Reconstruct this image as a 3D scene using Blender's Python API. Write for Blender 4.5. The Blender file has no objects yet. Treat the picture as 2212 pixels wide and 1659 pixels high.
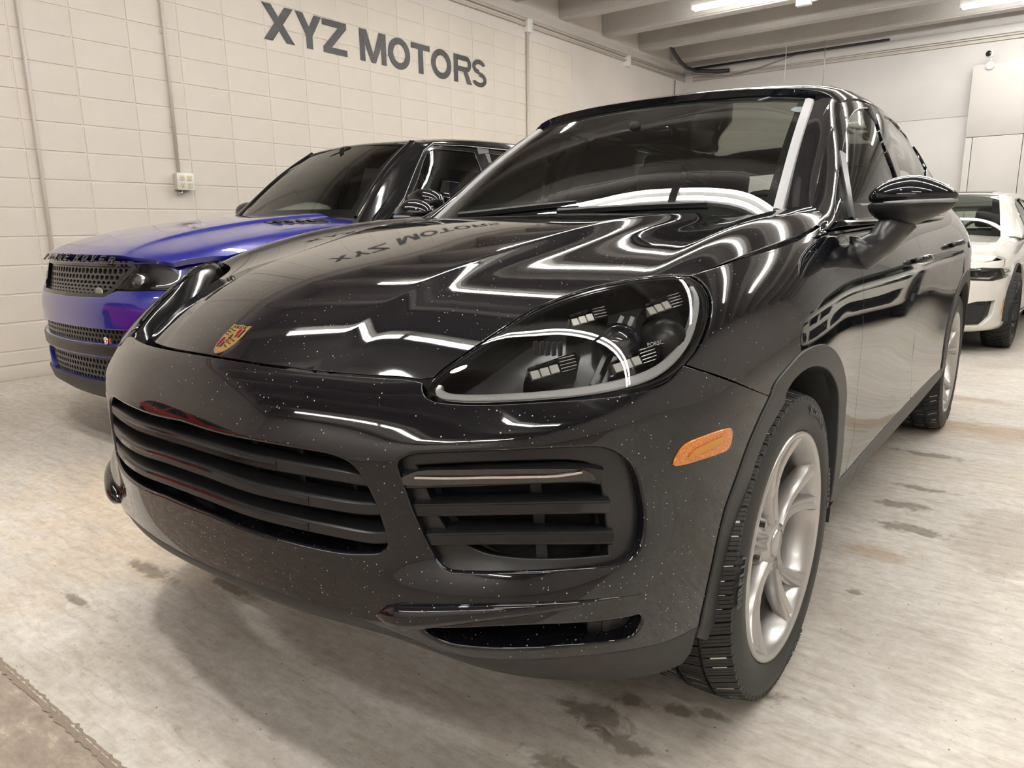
import bpy, bmesh, math, random
import numpy as np
from mathutils import Vector, Matrix
from mathutils.geometry import delaunay_2d_cdt
random.seed(7); rng = np.random.default_rng(7)
SC = bpy.context.scene
COL = SC.collection
# ---------------------------------------------------------------- camera, world, exposure
CAM_POS = (1.41650, -1.67461, 1.11729)
CAM_R, CAM_U, CAM_B = (0.79730, 0.60343, -0.01360), (-0.11505, 0.17406, 0.97799), (0.59252, -0.77818, 0.20821)
cam = bpy.data.cameras.new('camera'); cam_o = bpy.data.objects.new('camera', cam); COL.objects.link(cam_o)
cam.sensor_width = 36; cam.sensor_fit = 'HORIZONTAL'; cam.lens = 25.6164; cam.clip_start = .02; cam.clip_end = 100
m = Matrix.Identity(4)
for i in range(3):
    m[i][0], m[i][1], m[i][2], m[i][3] = CAM_R[i], CAM_U[i], CAM_B[i], CAM_POS[i]
cam_o.matrix_world = m; SC.camera = cam_o
w = bpy.data.worlds.new('world'); SC.world = w; w.use_nodes = True
w.node_tree.nodes['Background'].inputs[0].default_value = (1, .95, .9, 1)
w.node_tree.nodes['Background'].inputs[1].default_value = .02
SC.view_settings.view_transform = 'Standard'; SC.view_settings.look = 'None'
SC.view_settings.gamma = 1; SC.view_settings.use_curve_mapping = False
SC.view_settings.exposure = 0.42
TUBE = 44.0                      # brightness of the fluorescent tubes
LAMP = 280.0                     # brightness of the round bay lamp
try:
    SC.cycles.max_bounces = 10; SC.cycles.glossy_bounces = 5; SC.cycles.transparent_max_bounces = 24; SC.cycles.diffuse_bounces = 5
    SC.cycles.use_denoising = True; SC.cycles.caustics_reflective = False; SC.cycles.caustics_refractive = False; SC.cycles.sample_clamp_indirect = 6
except Exception: pass

# ---------------------------------------------------------------- spline surfaces (pure numpy)
def _basis(n, t, p=3):
    """clamped uniform cubic B-spline basis, n control points, parameters t in 0..1 -> (len(t), n)"""
    t = np.clip(np.asarray(t, float), 0, 1 - 1e-9)
    k = np.concatenate([np.zeros(p), np.linspace(0, 1, n - p + 1), np.ones(p)])
    N = ((t[:, None] >= k[None, :-1]) & (t[:, None] < k[None, 1:])).astype(float)
    for d in range(1, p + 1):
        M = np.zeros((len(t), N.shape[1] - 1))
        for i in range(N.shape[1] - 1):
            a = k[i + d] - k[i]; b = k[i + d + 1] - k[i + 1]
            if a > 0: M[:, i] += (t - k[i]) / a * N[:, i]
            if b > 0: M[:, i] += (k[i + d + 1] - t) / b * N[:, i + 1]
        N = M
    return N
class Surf:
    """tensor-product cubic B-spline over a control grid (nu, nv, 3)"""
    def __init__(s, grid, flip=False):
        s.g = np.array(grid, float); s.nu, s.nv = s.g.shape[:2]; s.flip = flip
        s.Lu = np.linalg.norm(np.diff(s.g, axis=0), axis=2).sum(0).mean()
        s.Lv = np.linalg.norm(np.diff(s.g, axis=1), axis=2).sum(1).mean()
    def P(s, uv):
        uv = np.atleast_2d(uv); A = _basis(s.nu, uv[:, 0]); B = _basis(s.nv, uv[:, 1])
        return np.einsum('ki,kj,ijd->kd', A, B, s.g)
    def PN(s, uv, h=2e-4):
        uv = np.atleast_2d(np.asarray(uv, float)); q = np.clip(uv, h, 1 - h)
        du = s.P(q + [h, 0]) - s.P(q - [h, 0]); dv = s.P(q + [0, h]) - s.P(q - [0, h])
        n = np.cross(du, dv); n /= np.linalg.norm(n, axis=1)[:, None] + 1e-12
        return s.P(uv), (-n if s.flip else n)
def refine(grid, ku=1, kv=1):
    return grid
def interp_rows(keys, xs):
    """keys: [(x, array)] -> arrays at xs by smooth (monotone) interpolation"""
    X = np.array([k[0] for k in keys], float); V = np.array([k[1] for k in keys], float)
    out = []
    for x in xs:
        i = int(np.clip(np.searchsorted(X, x) - 1, 0, len(X) - 2)); t = np.clip((x - X[i]) / (X[i + 1] - X[i]), 0, 1)
        out.append(V[i] * (1 - t) + V[i + 1] * t)
    return np.array(out)

# ---------------------------------------------------------------- materials
def nodes(name):
    mt = bpy.data.materials.new(name); mt.use_nodes = True
    nt = mt.node_tree; return mt, nt, nt.nodes['Principled BSDF']
def mat(name, col, rough=.5, metal=0., coat=0., spec=.5, emit=None, estr=0., bump=None):
    mt, nt, b = nodes(name)
    b.inputs['Base Color'].default_value = (*col, 1); b.inputs['Roughness'].default_value = rough
    b.inputs['Metallic'].default_value = metal; b.inputs['Coat Weight'].default_value = coat
    b.inputs['Coat Roughness'].default_value = .02; b.inputs['Specular IOR Level'].default_value = spec
    if emit: b.inputs['Emission Color'].default_value = (*emit, 1); b.inputs['Emission Strength'].default_value = estr
    if bump:
        tc = nt.nodes.new('ShaderNodeTexCoord'); nz = nt.nodes.new('ShaderNodeTexNoise'); bp = nt.nodes.new('ShaderNodeBump')
        nz.inputs['Scale'].default_value = bump[0]; nz.inputs['Detail'].default_value = 6; bp.inputs['Strength'].default_value = bump[1]; bp.inputs['Distance'].default_value = bump[2]
        nt.links.new(tc.outputs['Object'], nz.inputs['Vector']); nt.links.new(nz.outputs['Fac'], bp.inputs['Height']); nt.links.new(bp.outputs['Normal'], b.inputs['Normal'])
    return mt
def ramp(nt, src, stops):
    r = nt.nodes.new('ShaderNodeValToRGB'); e = r.color_ramp.elements
    while len(e) < len(stops): e.new(.5)
    for k, (p, c) in enumerate(stops): e[k].position = p; e[k].color = (*c, 1) if len(c) == 3 else c
    nt.links.new(src, r.inputs[0]); return r
def noise(nt, vec, scale, detail=4, rough=.55, dist=0):
    n = nt.nodes.new('ShaderNodeTexNoise'); n.inputs['Scale'].default_value = scale; n.inputs['Detail'].default_value = detail
    n.inputs['Roughness'].default_value = rough; n.inputs['Distortion'].default_value = dist; nt.links.new(vec, n.inputs['Vector']); return n
def mix(nt, fac, a, b, mode='MIX'):
    n = nt.nodes.new('ShaderNodeMix'); n.data_type = 'RGBA'; n.blend_type = mode
    for s, v in ((0, fac), (6, a), (7, b)):
        if hasattr(v, 'links') or hasattr(v, 'is_linked'): nt.links.new(v, n.inputs[s])
        else: n.inputs[s].default_value = v if s == 0 else (*v, 1)
    return n.outputs[2]
def math_(nt, op, a, b=0., c=None):
    n = nt.nodes.new('ShaderNodeMath'); n.operation = op
    for s, v in ((0, a), (1, b)) + (((2, c),) if c is not None else ()):
        if hasattr(v, 'is_linked'): nt.links.new(v, n.inputs[s])
        else: n.inputs[s].default_value = v
    return n.outputs[0]
def mapping(nt, scale=(1, 1, 1), loc=(0, 0, 0), rot=(0, 0, 0), src='Object'):
    tc = nt.nodes.new('ShaderNodeTexCoord'); mp = nt.nodes.new('ShaderNodeMapping')
    mp.inputs['Scale'].default_value = scale; mp.inputs['Location'].default_value = loc; mp.inputs['Rotation'].default_value = rot
    nt.links.new(tc.outputs[src], mp.inputs['Vector']); return mp.outputs[0]
def thin_glass(name, tint, ior=1.5, rough=0., extra=1.):
    mt = bpy.data.materials.new(name); mt.use_nodes = True; nt = mt.node_tree
    for n in list(nt.nodes):
        if n.type != 'OUTPUT_MATERIAL': nt.nodes.remove(n)
    out = nt.nodes['Material Output']; t = nt.nodes.new('ShaderNodeBsdfTransparent'); t.inputs[0].default_value = (*tint, 1)
    g = nt.nodes.new('ShaderNodeBsdfGlossy'); g.inputs['Roughness'].default_value = rough; f = nt.nodes.new('ShaderNodeFresnel'); f.inputs[0].default_value = ior
    mx = nt.nodes.new('ShaderNodeMixShader'); fac = math_(nt, 'MULTIPLY', f.outputs[0], extra)
    nt.links.new(fac, mx.inputs[0]); nt.links.new(t.outputs[0], mx.inputs[1]); nt.links.new(g.outputs[0], mx.inputs[2]); nt.links.new(mx.outputs[0], out.inputs[0])
    return mt
def speck_paint(name, col, amount, where):
    """gloss paint with pale salt specks; where = axis thresholds in object space (front of the car)"""
    mt, nt, b = nodes(name)
    b.inputs['Roughness'].default_value = .035; b.inputs['Coat Weight'].default_value = .2; b.inputs['Coat Roughness'].default_value = .01
    v = mapping(nt); vo = nt.nodes.new('ShaderNodeTexVoronoi'); vo.inputs['Scale'].default_value = 170; nt.links.new(v, vo.inputs['Vector'])
    n = noise(nt, v, 5, 3); sep = nt.nodes.new('ShaderNodeSeparateXYZ'); nt.links.new(v, sep.inputs[0])
    sx = nt.nodes.new('ShaderNodeSeparateColor'); nt.links.new(vo.outputs['Color'], sx.inputs[0])
    size = math_(nt, 'MULTIPLY', math_(nt, 'POWER', sx.outputs[0], 4.), .24)
    near = math_(nt, 'LESS_THAN', vo.outputs['Distance'], size)
    fall = nt.nodes.new('ShaderNodeMapRange'); fall.inputs[1].default_value = .25; fall.inputs[2].default_value = .75; fall.inputs[3].default_value = .22; fall.inputs[4].default_value = -.12; nt.links.new(sep.outputs[2], fall.inputs[0])
    dens = math_(nt, 'GREATER_THAN', math_(nt, 'ADD', math_(nt, 'ADD', n.outputs['Fac'], fall.outputs[0]), math_(nt, 'MULTIPLY', sx.outputs[1], .42)), amount)
    low = math_(nt, 'LESS_THAN', sep.outputs[1], where)
    f = math_(nt, 'MULTIPLY', math_(nt, 'MULTIPLY', near, dens), low)
    c = mix(nt, f, col, (.32, .31, .29)); nt.links.new(c, b.inputs['Base Color'])
    r = math_(nt, 'ADD', math_(nt, 'MULTIPLY', f, .5), .035); nt.links.new(r, b.inputs['Roughness'])
    return mt
# ---------------------------------------------------------------- objects
def link(o, parent=None):
    COL.objects.link(o)
    if parent: o.parent = parent
    return o
def mesh_obj(name, V, F, mt, parent=None, smooth=False, normals=None, mats=None, fmat=None):
    me = bpy.data.meshes.new(name); me.from_pydata([tuple(map(float, v)) for v in V], [], [tuple(map(int, f)) for f in F])
    for q in (mats or [mt]): me.materials.append(q)
    if fmat is not None: me.polygons.foreach_set('material_index', np.array(fmat, dtype=np.int32))
    if smooth or normals is not None: me.polygons.foreach_set('use_smooth', [True] * len(me.polygons))
    me.update()
    if normals is not None: me.normals_split_custom_set_from_vertices([tuple(map(float, n)) for n in normals])
    return link(bpy.data.objects.new(name, me), parent)
def bm_obj(name, bm, mt, parent=None, smooth=False, mats=None):
    me = bpy.data.meshes.new(name); bm.normal_update(); bm.to_mesh(me); bm.free()
    for q in (mats or [mt]): me.materials.append(q)
    if smooth:
        me.polygons.foreach_set('use_smooth', [True] * len(me.polygons))
        try: me.set_sharp_from_angle(angle=math.radians(35))
        except Exception: pass
    return link(bpy.data.objects.new(name, me), parent)
def empty(name, loc=(0, 0, 0), rz=0., parent=None, **kw):
    o = bpy.data.objects.new(name, None); o.empty_display_size = .1; o.location = loc; o.rotation_euler = (0, 0, rz); link(o, parent)
    return tag(o, **kw)
def tag(o, label=None, category=None, group=None, kind=None):
    for k, v in (('label', label), ('category', category), ('group', group), ('kind', kind)):
        if v: o[k] = v
    return o
def bm_box(bm, lo, hi, bev=0., M=None, mi=0):
    vs = [bm.verts.new((x, y, z)) for x in (lo[0], hi[0]) for y in (lo[1], hi[1]) for z in (lo[2], hi[2])]
    fs = [bm.faces.new([vs[i] for i in q]) for q in ((0, 1, 3, 2), (4, 6, 7, 5), (0, 4, 5, 1), (2, 3, 7, 6), (0, 2, 6, 4), (1, 5, 7, 3))]
    for f in fs: f.material_index = mi
    if bev:
        es = {e for f in fs for e in f.edges}
        r = bmesh.ops.bevel(bm, geom=list(es), offset=bev, segments=2, affect='EDGES', profile=.5)
        vs = list({v for f in r['faces'] for v in f.verts} | {v for v in vs if v.is_valid})
    if M is not None: bmesh.ops.transform(bm, matrix=M, verts=vs)
    return vs
def box(name, lo, hi, mt, parent=None, bev=0., M=None):
    bm = bmesh.new(); bm_box(bm, lo, hi, bev, M); return bm_obj(name, bm, mt, parent, smooth=bev > 0)
def tube_mesh(pts, r, n=8, closed=False, caps=True):
    P = np.array(pts, float); k = len(P); rr = np.full(k, r) if np.isscalar(r) else np.array(r, float)
    T = np.gradient(P, axis=0) if not closed else np.roll(P, -1, 0) - np.roll(P, 1, 0)
    T /= np.linalg.norm(T, axis=1)[:, None] + 1e-12
    up = np.array([0, 0, 1.]) if abs(T[0, 2]) < .9 else np.array([1., 0, 0]); V = []; a = np.cross(up, T[0]); a /= np.linalg.norm(a)
    for i in range(k):
        a = a - T[i] * (a @ T[i]); a /= np.linalg.norm(a); b = np.cross(T[i], a)
        V += [P[i] + rr[i] * (math.cos(q) * a + math.sin(q) * b) for q in np.arange(n) * 2 * math.pi / n]
    F = [(i * n + j, i * n + (j + 1) % n, ((i + 1) % k) * n + (j + 1) % n, ((i + 1) % k) * n + j) for i in range(k if closed else k - 1) for j in range(n)]
    if caps and not closed: F += [tuple(range(n))[::-1], tuple((k - 1) * n + j for j in range(n))]
    return V, F
def tube(name, pts, r, mt, parent=None, n=8, closed=False):
    V, F = tube_mesh(pts, r, n, closed); return mesh_obj(name, V, F, mt, parent, smooth=True)
def sweep(name, pts, prof, mt, parent=None, up=(0, 0, 1), scale=None, closed=False, smooth=True, side=None):
    """sweep a closed 2-D profile (a, b) along pts; a = sideways (T x up), b = along up. up may be one vector or one per point"""
    P = np.array(pts, float); k = len(P); pr = np.array(prof, float); n = len(pr)
    T = np.gradient(P, axis=0); T /= np.linalg.norm(T, axis=1)[:, None] + 1e-12
    Uv = np.broadcast_to(np.array(up, float), (k, 3)); V = []
    for i in range(k):
        a = np.cross(T[i], Uv[i]); a /= np.linalg.norm(a) + 1e-12; b = np.cross(a, T[i]); s = 1 if scale is None else scale[i]
        V += [P[i] + (q[0] * a + q[1] * b) * s for q in pr]
    F = [(i * n + j, i * n + (j + 1) % n, (i + 1) * n + (j + 1) % n, (i + 1) * n + j) for i in range(k - 1) for j in range(n)]
    F += [tuple(range(n))[::-1], tuple((k - 1) * n + j for j in range(n))]
    me = mesh_obj(name, V, F, mt, parent, smooth=smooth)
    if smooth:
        try: me.data.set_sharp_from_angle(angle=math.radians(40))
        except Exception: pass
    return me
def lathe_mesh(prof, n=48, axis='x', cx=0.):
    """prof: (axial, radius) pairs; revolve about the x axis"""
    V = []; k = len(prof)
    for j in range(n):
        a = 2 * math.pi * j / n
        V += [(cx + p[0], p[1] * math.cos(a), p[1] * math.sin(a)) for p in prof]
    F = [(j * k + i, j * k + i + 1, ((j + 1) % n) * k + i + 1, ((j + 1) % n) * k + i) for j in range(n) for i in range(k - 1)]
    return V, F
# ---------------------------------------------------------------- trimmed surface panels
def inside(pts, loops):
    x, y = pts[:, 0], pts[:, 1]; c = np.zeros(len(pts), bool)
    for L in loops:
        L = np.asarray(L); x1, y1 = L[:, 0], L[:, 1]; x2, y2 = np.roll(x1, -1), np.roll(y1, -1)
        for a, b, cc, d in zip(x1, y1, x2, y2):
            if b == d: continue
            c ^= ((b > y) != (d > y)) & (x < (cc - a) * (y - b) / (d - b) + a)
    return c
def densify(L, res):
    L = np.asarray(L, float); o = []
    for a, b in zip(L, np.roll(L, -1, 0)):
        k = max(1, int(math.ceil(np.linalg.norm(b - a) / res))); o += [a + (b - a) * t / k for t in range(k)]
    o = np.array(o); keep = [0]
    for i in range(1, len(o)):
        if np.linalg.norm(o[i] - o[keep[-1]]) > res * .22: keep.append(i)
    if np.linalg.norm(o[keep[-1]] - o[0]) < res * .22: keep.pop()
    return o[keep]
def panel_mesh(S, outer, holes=(), res=.03, gap=.0018, depth=.022, r=.0022, off=0., fn=None, flange=True, hole_r=None, hole_depth=None):
    sc = np.array([S.Lu, S.Lv]); loops = [densify(np.asarray(L) * sc, res if i == 0 else res * .7) for i, L in enumerate([outer, *holes])]
    lo = loops[0].min(0); hi = loops[0].max(0)
    nx, ny = max(2, int((hi[0] - lo[0]) / res)), max(2, int((hi[1] - lo[1]) / res))
    gx, gy = np.meshgrid(np.linspace(lo[0], hi[0], nx + 1), np.linspace(lo[1], hi[1], ny + 1), indexing='ij')
    q = np.stack([gx.ravel(), gy.ravel()], 1); q = q[inside(q, loops)]
    allb = np.concatenate(loops); keep = np.ones(len(q), bool)
    for s in range(0, len(q), 400): keep[s:s + 400] = np.min(np.linalg.norm(q[s:s + 400, None] - allb[None], axis=2), 1) > res * .55
    q = q[keep]
    verts = [Vector(p) for p in np.concatenate([allb, q])]; edges = []; k = 0
    for L in loops: edges += [(k + i, k + (i + 1) % len(L)) for i in range(len(L))]; k += len(L)
    ov, oe, of, orig_v, _, _ = delaunay_2d_cdt(verts, edges, [], 0, 1e-6)
    P2 = np.array([tuple(v) for v in ov]); tri = np.array([f for f in of if len(f) == 3])
    cen = P2[tri].mean(1); tri = tri[inside(cen, loops)]
    X, N = S.PN(P2 / sc)
    if off: X = X + N * off
    if fn is not None: X = fn(P2 / sc, X, N)
    g = np.cross(X[tri[:, 1]] - X[tri[:, 0]], X[tri[:, 2]] - X[tri[:, 0]]); fl = (g * N[tri].mean(1)).sum(1) < 0
    tri[fl] = tri[fl][:, ::-1]
    V = [X]; NN = [N]; F = [tri]; nv = len(X)
    mp = {}
    for i, src in enumerate(orig_v):
        for s_ in src: mp[s_] = i
    k = 0
    if flange:
        for li, L in enumerate(loops):
            n = len(L); idx = np.array([mp[k + i] for i in range(n)]); k += n
            B = X[idx]; Nb = N[idx]; T = np.roll(B, -1, 0) - np.roll(B, 1, 0); T /= np.linalg.norm(T, axis=1)[:, None] + 1e-9
            O = np.cross(T, Nb); O /= np.linalg.norm(O, axis=1)[:, None] + 1e-9
            A = L; area = (A[:, 0] * np.roll(A[:, 1], -1) - np.roll(A[:, 0], -1) * A[:, 1]).sum()
            # outward test: step along O in uv must leave the panel
            du = S.P((L + 0) / sc)
            test = (L[0] + L[1]) / 2; d2 = np.array([L[1][1] - L[0][1], L[0][0] - L[1][0]]); d2 /= np.linalg.norm(d2) + 1e-12
            ins = inside((test + d2 * 1e-4)[None], loops)[0]; dd = -d2 if ins else d2
            e = S.P(((test + dd * 1e-3) / sc)[None])[0] - S.P((test / sc)[None])[0]
            if e @ O[0] < 0: O = -O
            rr = r if li == 0 or hole_r is None else hole_r; dp = depth if li == 0 or hole_depth is None else hole_depth
            V[0][idx] = B - O * gap
            B = V[0][idx]
            m5 = math.sqrt(.5)
            rings = [(B + O * (rr * m5) - Nb * (rr * (1 - m5)), (Nb + O) * m5), (B + O * rr - Nb * rr, O), (B + O * rr * .98 - Nb * (rr + dp), O)]
            prev = idx
            for Rg, Rn in rings:
                cur = np.arange(n) + nv; nv += n; V.append(Rg); NN.append(Rn)
                nx_ = np.roll(np.arange(n), -1)
                quad = np.stack([prev, prev[nx_], cur[nx_], cur], 1)
                Va = np.concatenate(V); gq = np.cross(Va[quad[:, 1]] - Va[quad[:, 0]], Va[quad[:, 3]] - Va[quad[:, 0]]); ref = NN[-1]
                f2 = (gq * ref).sum(1).sum() < 0
                F.append(quad[:, ::-1] if f2 else quad); prev = cur
    return np.concatenate(V), np.concatenate(NN), [tuple(f) for a in F for f in a]
def panel(name, S, outer, mt, parent=None, mirror=False, both=False, TX=None, **kw):
    V, N, F = panel_mesh(S, outer, **kw); out = []
    for mi in ((False, True) if both else (mirror,)):
        v, n, f = V, N, F
        if mi: v = V * [-1, 1, 1]; n = N * [-1, 1, 1]; f = [q[::-1] for q in F]
        out.append(mesh_obj(name, v, f, mt, parent, normals=n))
    return out if both else out[0]
def mirror_uv(L): L = np.asarray(L, float).copy(); L[:, 0] = 1 - L[:, 0]; return L[::-1]
def cross_uv(L):
    """left-half outline whose ends lie on the centre line -> full outline"""
    L = np.asarray(L, float).copy(); return np.concatenate([L, mirror_uv(L)])
def find_uv(S, pts, ax=(1, 2), u0=.5):
    """(u,v) on the left half of S where the two coordinates ax take the given values"""
    cs = S.__dict__.setdefault('cache', {})
    if u0 not in cs:
        U_, V_ = np.meshgrid(np.linspace(u0, 1, 160), np.linspace(0, 1, 90), indexing='ij'); q0 = np.stack([U_.ravel(), V_.ravel()], 1); cs[u0] = (q0, S.P(q0))
    q0, X0 = cs[u0]; out = []; ax = list(ax); oth = 3 - sum(ax)
    for p in np.atleast_2d(pts):
        d = np.hypot(X0[:, ax[0]] - p[0], X0[:, ax[1]] - p[1]) + (.02 if oth == 1 else -.02) * X0[:, oth]; q = q0[d.argmin()].copy()
        for _ in range(6):
            X = S.P(q[None])[0]; r_ = X[ax] - p; J = np.stack([(S.P(np.clip(q + np.eye(2)[k_] * 1e-4 * (1 if q[k_] < .99 else -1), 0, 1)[None])[0] - X)[ax] / (1e-4 * (1 if q[k_] < .99 else -1)) for k_ in range(2)], 1)
            q = np.clip(q - np.linalg.solve(J.T @ J + 1e-6 * np.eye(2), J.T @ r_), 0, 1)
        out.append(q)
    return np.array(out)
def at_uv(S, uv, off=0., mirror=False):
    X, N = S.PN(uv); X = X + N * off
    return (X * [-1, 1, 1], N * [-1, 1, 1]) if mirror else (X, N)

# ---------------------------------------------------------------- materials of the room
def wall_paint(name, a, b_, bumpy=.35):
    mt, nt, b = nodes(name); v = mapping(nt); n1 = noise(nt, v, 1.3, 5); n2 = noise(nt, v, 60, 8, .7)
    c = ramp(nt, n1.outputs['Fac'], [(.3, a), (.75, b_)]); nt.links.new(c.outputs[0], b.inputs['Base Color']); b.inputs['Roughness'].default_value = .55
    n3 = noise(nt, v, 14, 4); h = math_(nt, 'ADD', n2.outputs['Fac'], math_(nt, 'MULTIPLY', n3.outputs['Fac'], .8))
    bp = nt.nodes.new('ShaderNodeBump'); bp.inputs['Strength'].default_value = bumpy; bp.inputs['Distance'].default_value = .004
    nt.links.new(h, bp.inputs['Height']); nt.links.new(bp.outputs[0], b.inputs['Normal']); return mt
M_BLOCK = wall_paint('painted_block', (.66, .61, .54), (.74, .69, .62), .4)
M_SMOOTH = wall_paint('painted_plaster', (.66, .62, .58), (.72, .68, .64), .15)
M_BACK = wall_paint('painted_panel', (.56, .548, .535), (.62, .607, .595), .1)
M_BOARD = wall_paint('white_board', (.52, .50, .48), (.56, .54, .52), .12)
def concrete(name, dark, light, scale=1.):
    mt, nt, b = nodes(name); v = mapping(nt, (scale, scale * 3, scale)); n1 = noise(nt, v, 1.1, 6, .6); n2 = noise(nt, mapping(nt), 40, 6, .7)
    c = ramp(nt, n1.outputs['Fac'], [(.3, dark), (.7, light)]); cc = mix(nt, .25, c.outputs[0], n2.outputs['Color'], 'OVERLAY')
    nt.links.new(cc, b.inputs['Base Color']); b.inputs['Roughness'].default_value = .8
    bp = nt.nodes.new('ShaderNodeBump'); bp.inputs['Strength'].default_value = .3; bp.inputs['Distance'].default_value = .004; nt.links.new(n2.outputs['Fac'], bp.inputs['Height']); nt.links.new(bp.outputs[0], b.inputs['Normal']); return mt
M_BEAM = concrete('beam_concrete', (.42, .40, .38), (.56, .54, .515), .5)
def floor_mat():
    mt, nt, b = nodes('worn_concrete_floor'); v = mapping(nt); sp = nt.nodes.new('ShaderNodeSeparateXYZ'); nt.links.new(v, sp.inputs[0])
    n1 = noise(nt, mapping(nt, (1.0, 2.2, 1)), 1.3, 7, .62, .6); n2 = noise(nt, v, 26, 8, .72); n3 = noise(nt, mapping(nt, (1, 2.6, 1), (3, 1, 0)), .7, 6, .6); n4 = noise(nt, mapping(nt, (1, 1.8, 1), (9, 4, 0)), 5.5, 7, .66, .4)
    base = ramp(nt, n1.outputs['Fac'], [(.28, (.47, .435, .385)), (.5, (.575, .545, .50)), (.72, (.65, .625, .585))])
    # cream and rust coloured stains
    # left of the black car: ochre wash along the car's flank
    n5 = noise(nt, v, 16, 5, .65, .8)
    def blob(x, y, rx, ry, soft=.6, wob=0.):
        dx = math_(nt, 'DIVIDE', math_(nt, 'SUBTRACT', sp.outputs[0], x), rx); dy = math_(nt, 'DIVIDE', math_(nt, 'SUBTRACT', sp.outputs[1], y), ry)
        d = math_(nt, 'SQRT', math_(nt, 'ADD', math_(nt, 'MULTIPLY', dx, dx), math_(nt, 'MULTIPLY', dy, dy)))
        d = math_(nt, 'ADD', d, math_(nt, 'MULTIPLY', math_(nt, 'SUBTRACT', (n5 if wob else n4).outputs['Fac'], .5), wob or 1.9)); r = ramp(nt, d, [(max(0, 1 - soft), (1, 1, 1)), (1., (0, 0, 0))]); return r.outputs[0]
    c = mix(nt, math_(nt, 'MULTIPLY', blob(-1.55, -.1, 1.1, .75, .7), .55), base.outputs[0], (.66, .53, .36))
    c = mix(nt, math_(nt, 'MULTIPLY', ramp(nt, n3.outputs['Fac'], [(.52, (0, 0, 0)), (.7, (1, 1, 1))]).outputs[0], .42), c, (.54, .43, .30))
    for q in ((1.10, 3.0, .5, .16), (.98, 3.75, .35, .10), (1.0, .95, .12, .07), (1.25, 2.9, .9, .22)):
        c = mix(nt, math_(nt, 'MULTIPLY', blob(*q), .55), c, (.33, .22, .12))
    spots = []
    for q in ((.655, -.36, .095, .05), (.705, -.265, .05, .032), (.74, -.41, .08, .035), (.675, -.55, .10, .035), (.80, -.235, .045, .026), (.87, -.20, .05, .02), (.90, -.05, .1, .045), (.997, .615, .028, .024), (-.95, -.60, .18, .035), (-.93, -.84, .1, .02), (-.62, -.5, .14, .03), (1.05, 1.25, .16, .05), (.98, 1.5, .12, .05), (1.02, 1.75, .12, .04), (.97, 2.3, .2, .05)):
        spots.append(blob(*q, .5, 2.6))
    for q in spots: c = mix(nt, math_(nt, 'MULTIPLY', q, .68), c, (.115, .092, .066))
    c = mix(nt, math_(nt, 'MULTIPLY', blob(1.35, 1.35, .18, .42, .3), .6), c, (.36, .315, .265))
    # small pits and grit
    vo = nt.nodes.new('ShaderNodeTexVoronoi'); vo.inputs['Scale'].default_value = 55; nt.links.new(v, vo.inputs['Vector']); sc = nt.nodes.new('ShaderNodeSeparateColor'); nt.links.new(vo.outputs['Color'], sc.inputs[0])
    pit = math_(nt, 'LESS_THAN', vo.outputs['Distance'], math_(nt, 'MULTIPLY', math_(nt, 'POWER', sc.outputs[0], 7.), .17))
    c = mix(nt, math_(nt, 'MULTIPLY', pit, .75), c, (.10, .08, .06))
    c = mix(nt, .38, c, n2.outputs['Color'], 'OVERLAY') if False else c
    n6 = noise(nt, mapping(nt, (7, 34, 1)), 1., 6, .7, .5); n7 = noise(nt, mapping(nt, (22, 60, 1), (5, 2, 0)), 1., 5, .75, .4)
    g = ramp(nt, n2.outputs['Fac'], [(.3, (.82, .80, .77)), (.65, (1.08, 1.08, 1.08))]); c = mix(nt, 1., c, g.outputs[0], 'MULTIPLY')
    g = ramp(nt, n6.outputs['Fac'], [(.32, (.80, .77, .72)), (.5, (1., 1., 1.)), (.7, (1.1, 1.1, 1.1))]); c = mix(nt, 1., c, g.outputs[0], 'MULTIPLY')
    g = ramp(nt, n7.outputs['Fac'], [(.30, (.70, .66, .60)), (.42, (1., 1., 1.))]); c = mix(nt, 1., c, g.outputs[0], 'MULTIPLY')
    nt.links.new(c, b.inputs['Base Color'])
    rr = ramp(nt, n1.outputs['Fac'], [(.35, (.42, .42, .42)), (.65, (.6, .6, .6))]); nt.links.new(rr.outputs[0], b.inputs['Roughness']); b.inputs['Specular IOR Level'].default_value = .35
    h = math_(nt, 'ADD', n2.outputs['Fac'], math_(nt, 'MULTIPLY', n4.outputs['Fac'], .7)); bp = nt.nodes.new('ShaderNodeBump'); bp.inputs['Strength'].default_value = .3; bp.inputs['Distance'].default_value = .006
    nt.links.new(h, bp.inputs['Height']); nt.links.new(bp.outputs[0], b.inputs['Normal']); return mt
M_FLOOR = floor_mat()
def bare_mat():
    mt, nt, b = nodes('bare_concrete_apron'); v = mapping(nt, (1, 2, 1)); n = noise(nt, v, 11, 10, .78, .15); n2 = noise(nt, mapping(nt), 30, 6, .7)
    c = ramp(nt, n.outputs['Fac'], [(.34, (.235, .185, .15)), (.5, (.315, .26, .215)), (.58, (.38, .32, .26)), (.66, (.58, .51, .41))]); nt.links.new(c.outputs[0], b.inputs['Base Color']); b.inputs['Roughness'].default_value = .6
    bp = nt.nodes.new('ShaderNodeBump'); bp.inputs['Strength'].default_value = .3; bp.inputs['Distance'].default_value = .006; nt.links.new(n2.outputs['Fac'], bp.inputs['Height']); nt.links.new(bp.outputs[0], b.inputs['Normal']); return mt
M_PIPE = mat('painted_conduit', (.62, .575, .52), .45); M_STEEL = mat('galvanised_steel', (.5, .5, .5), .35, .9); M_WHITE = mat('white_enamel', (.78, .77, .75), .35)
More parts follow.
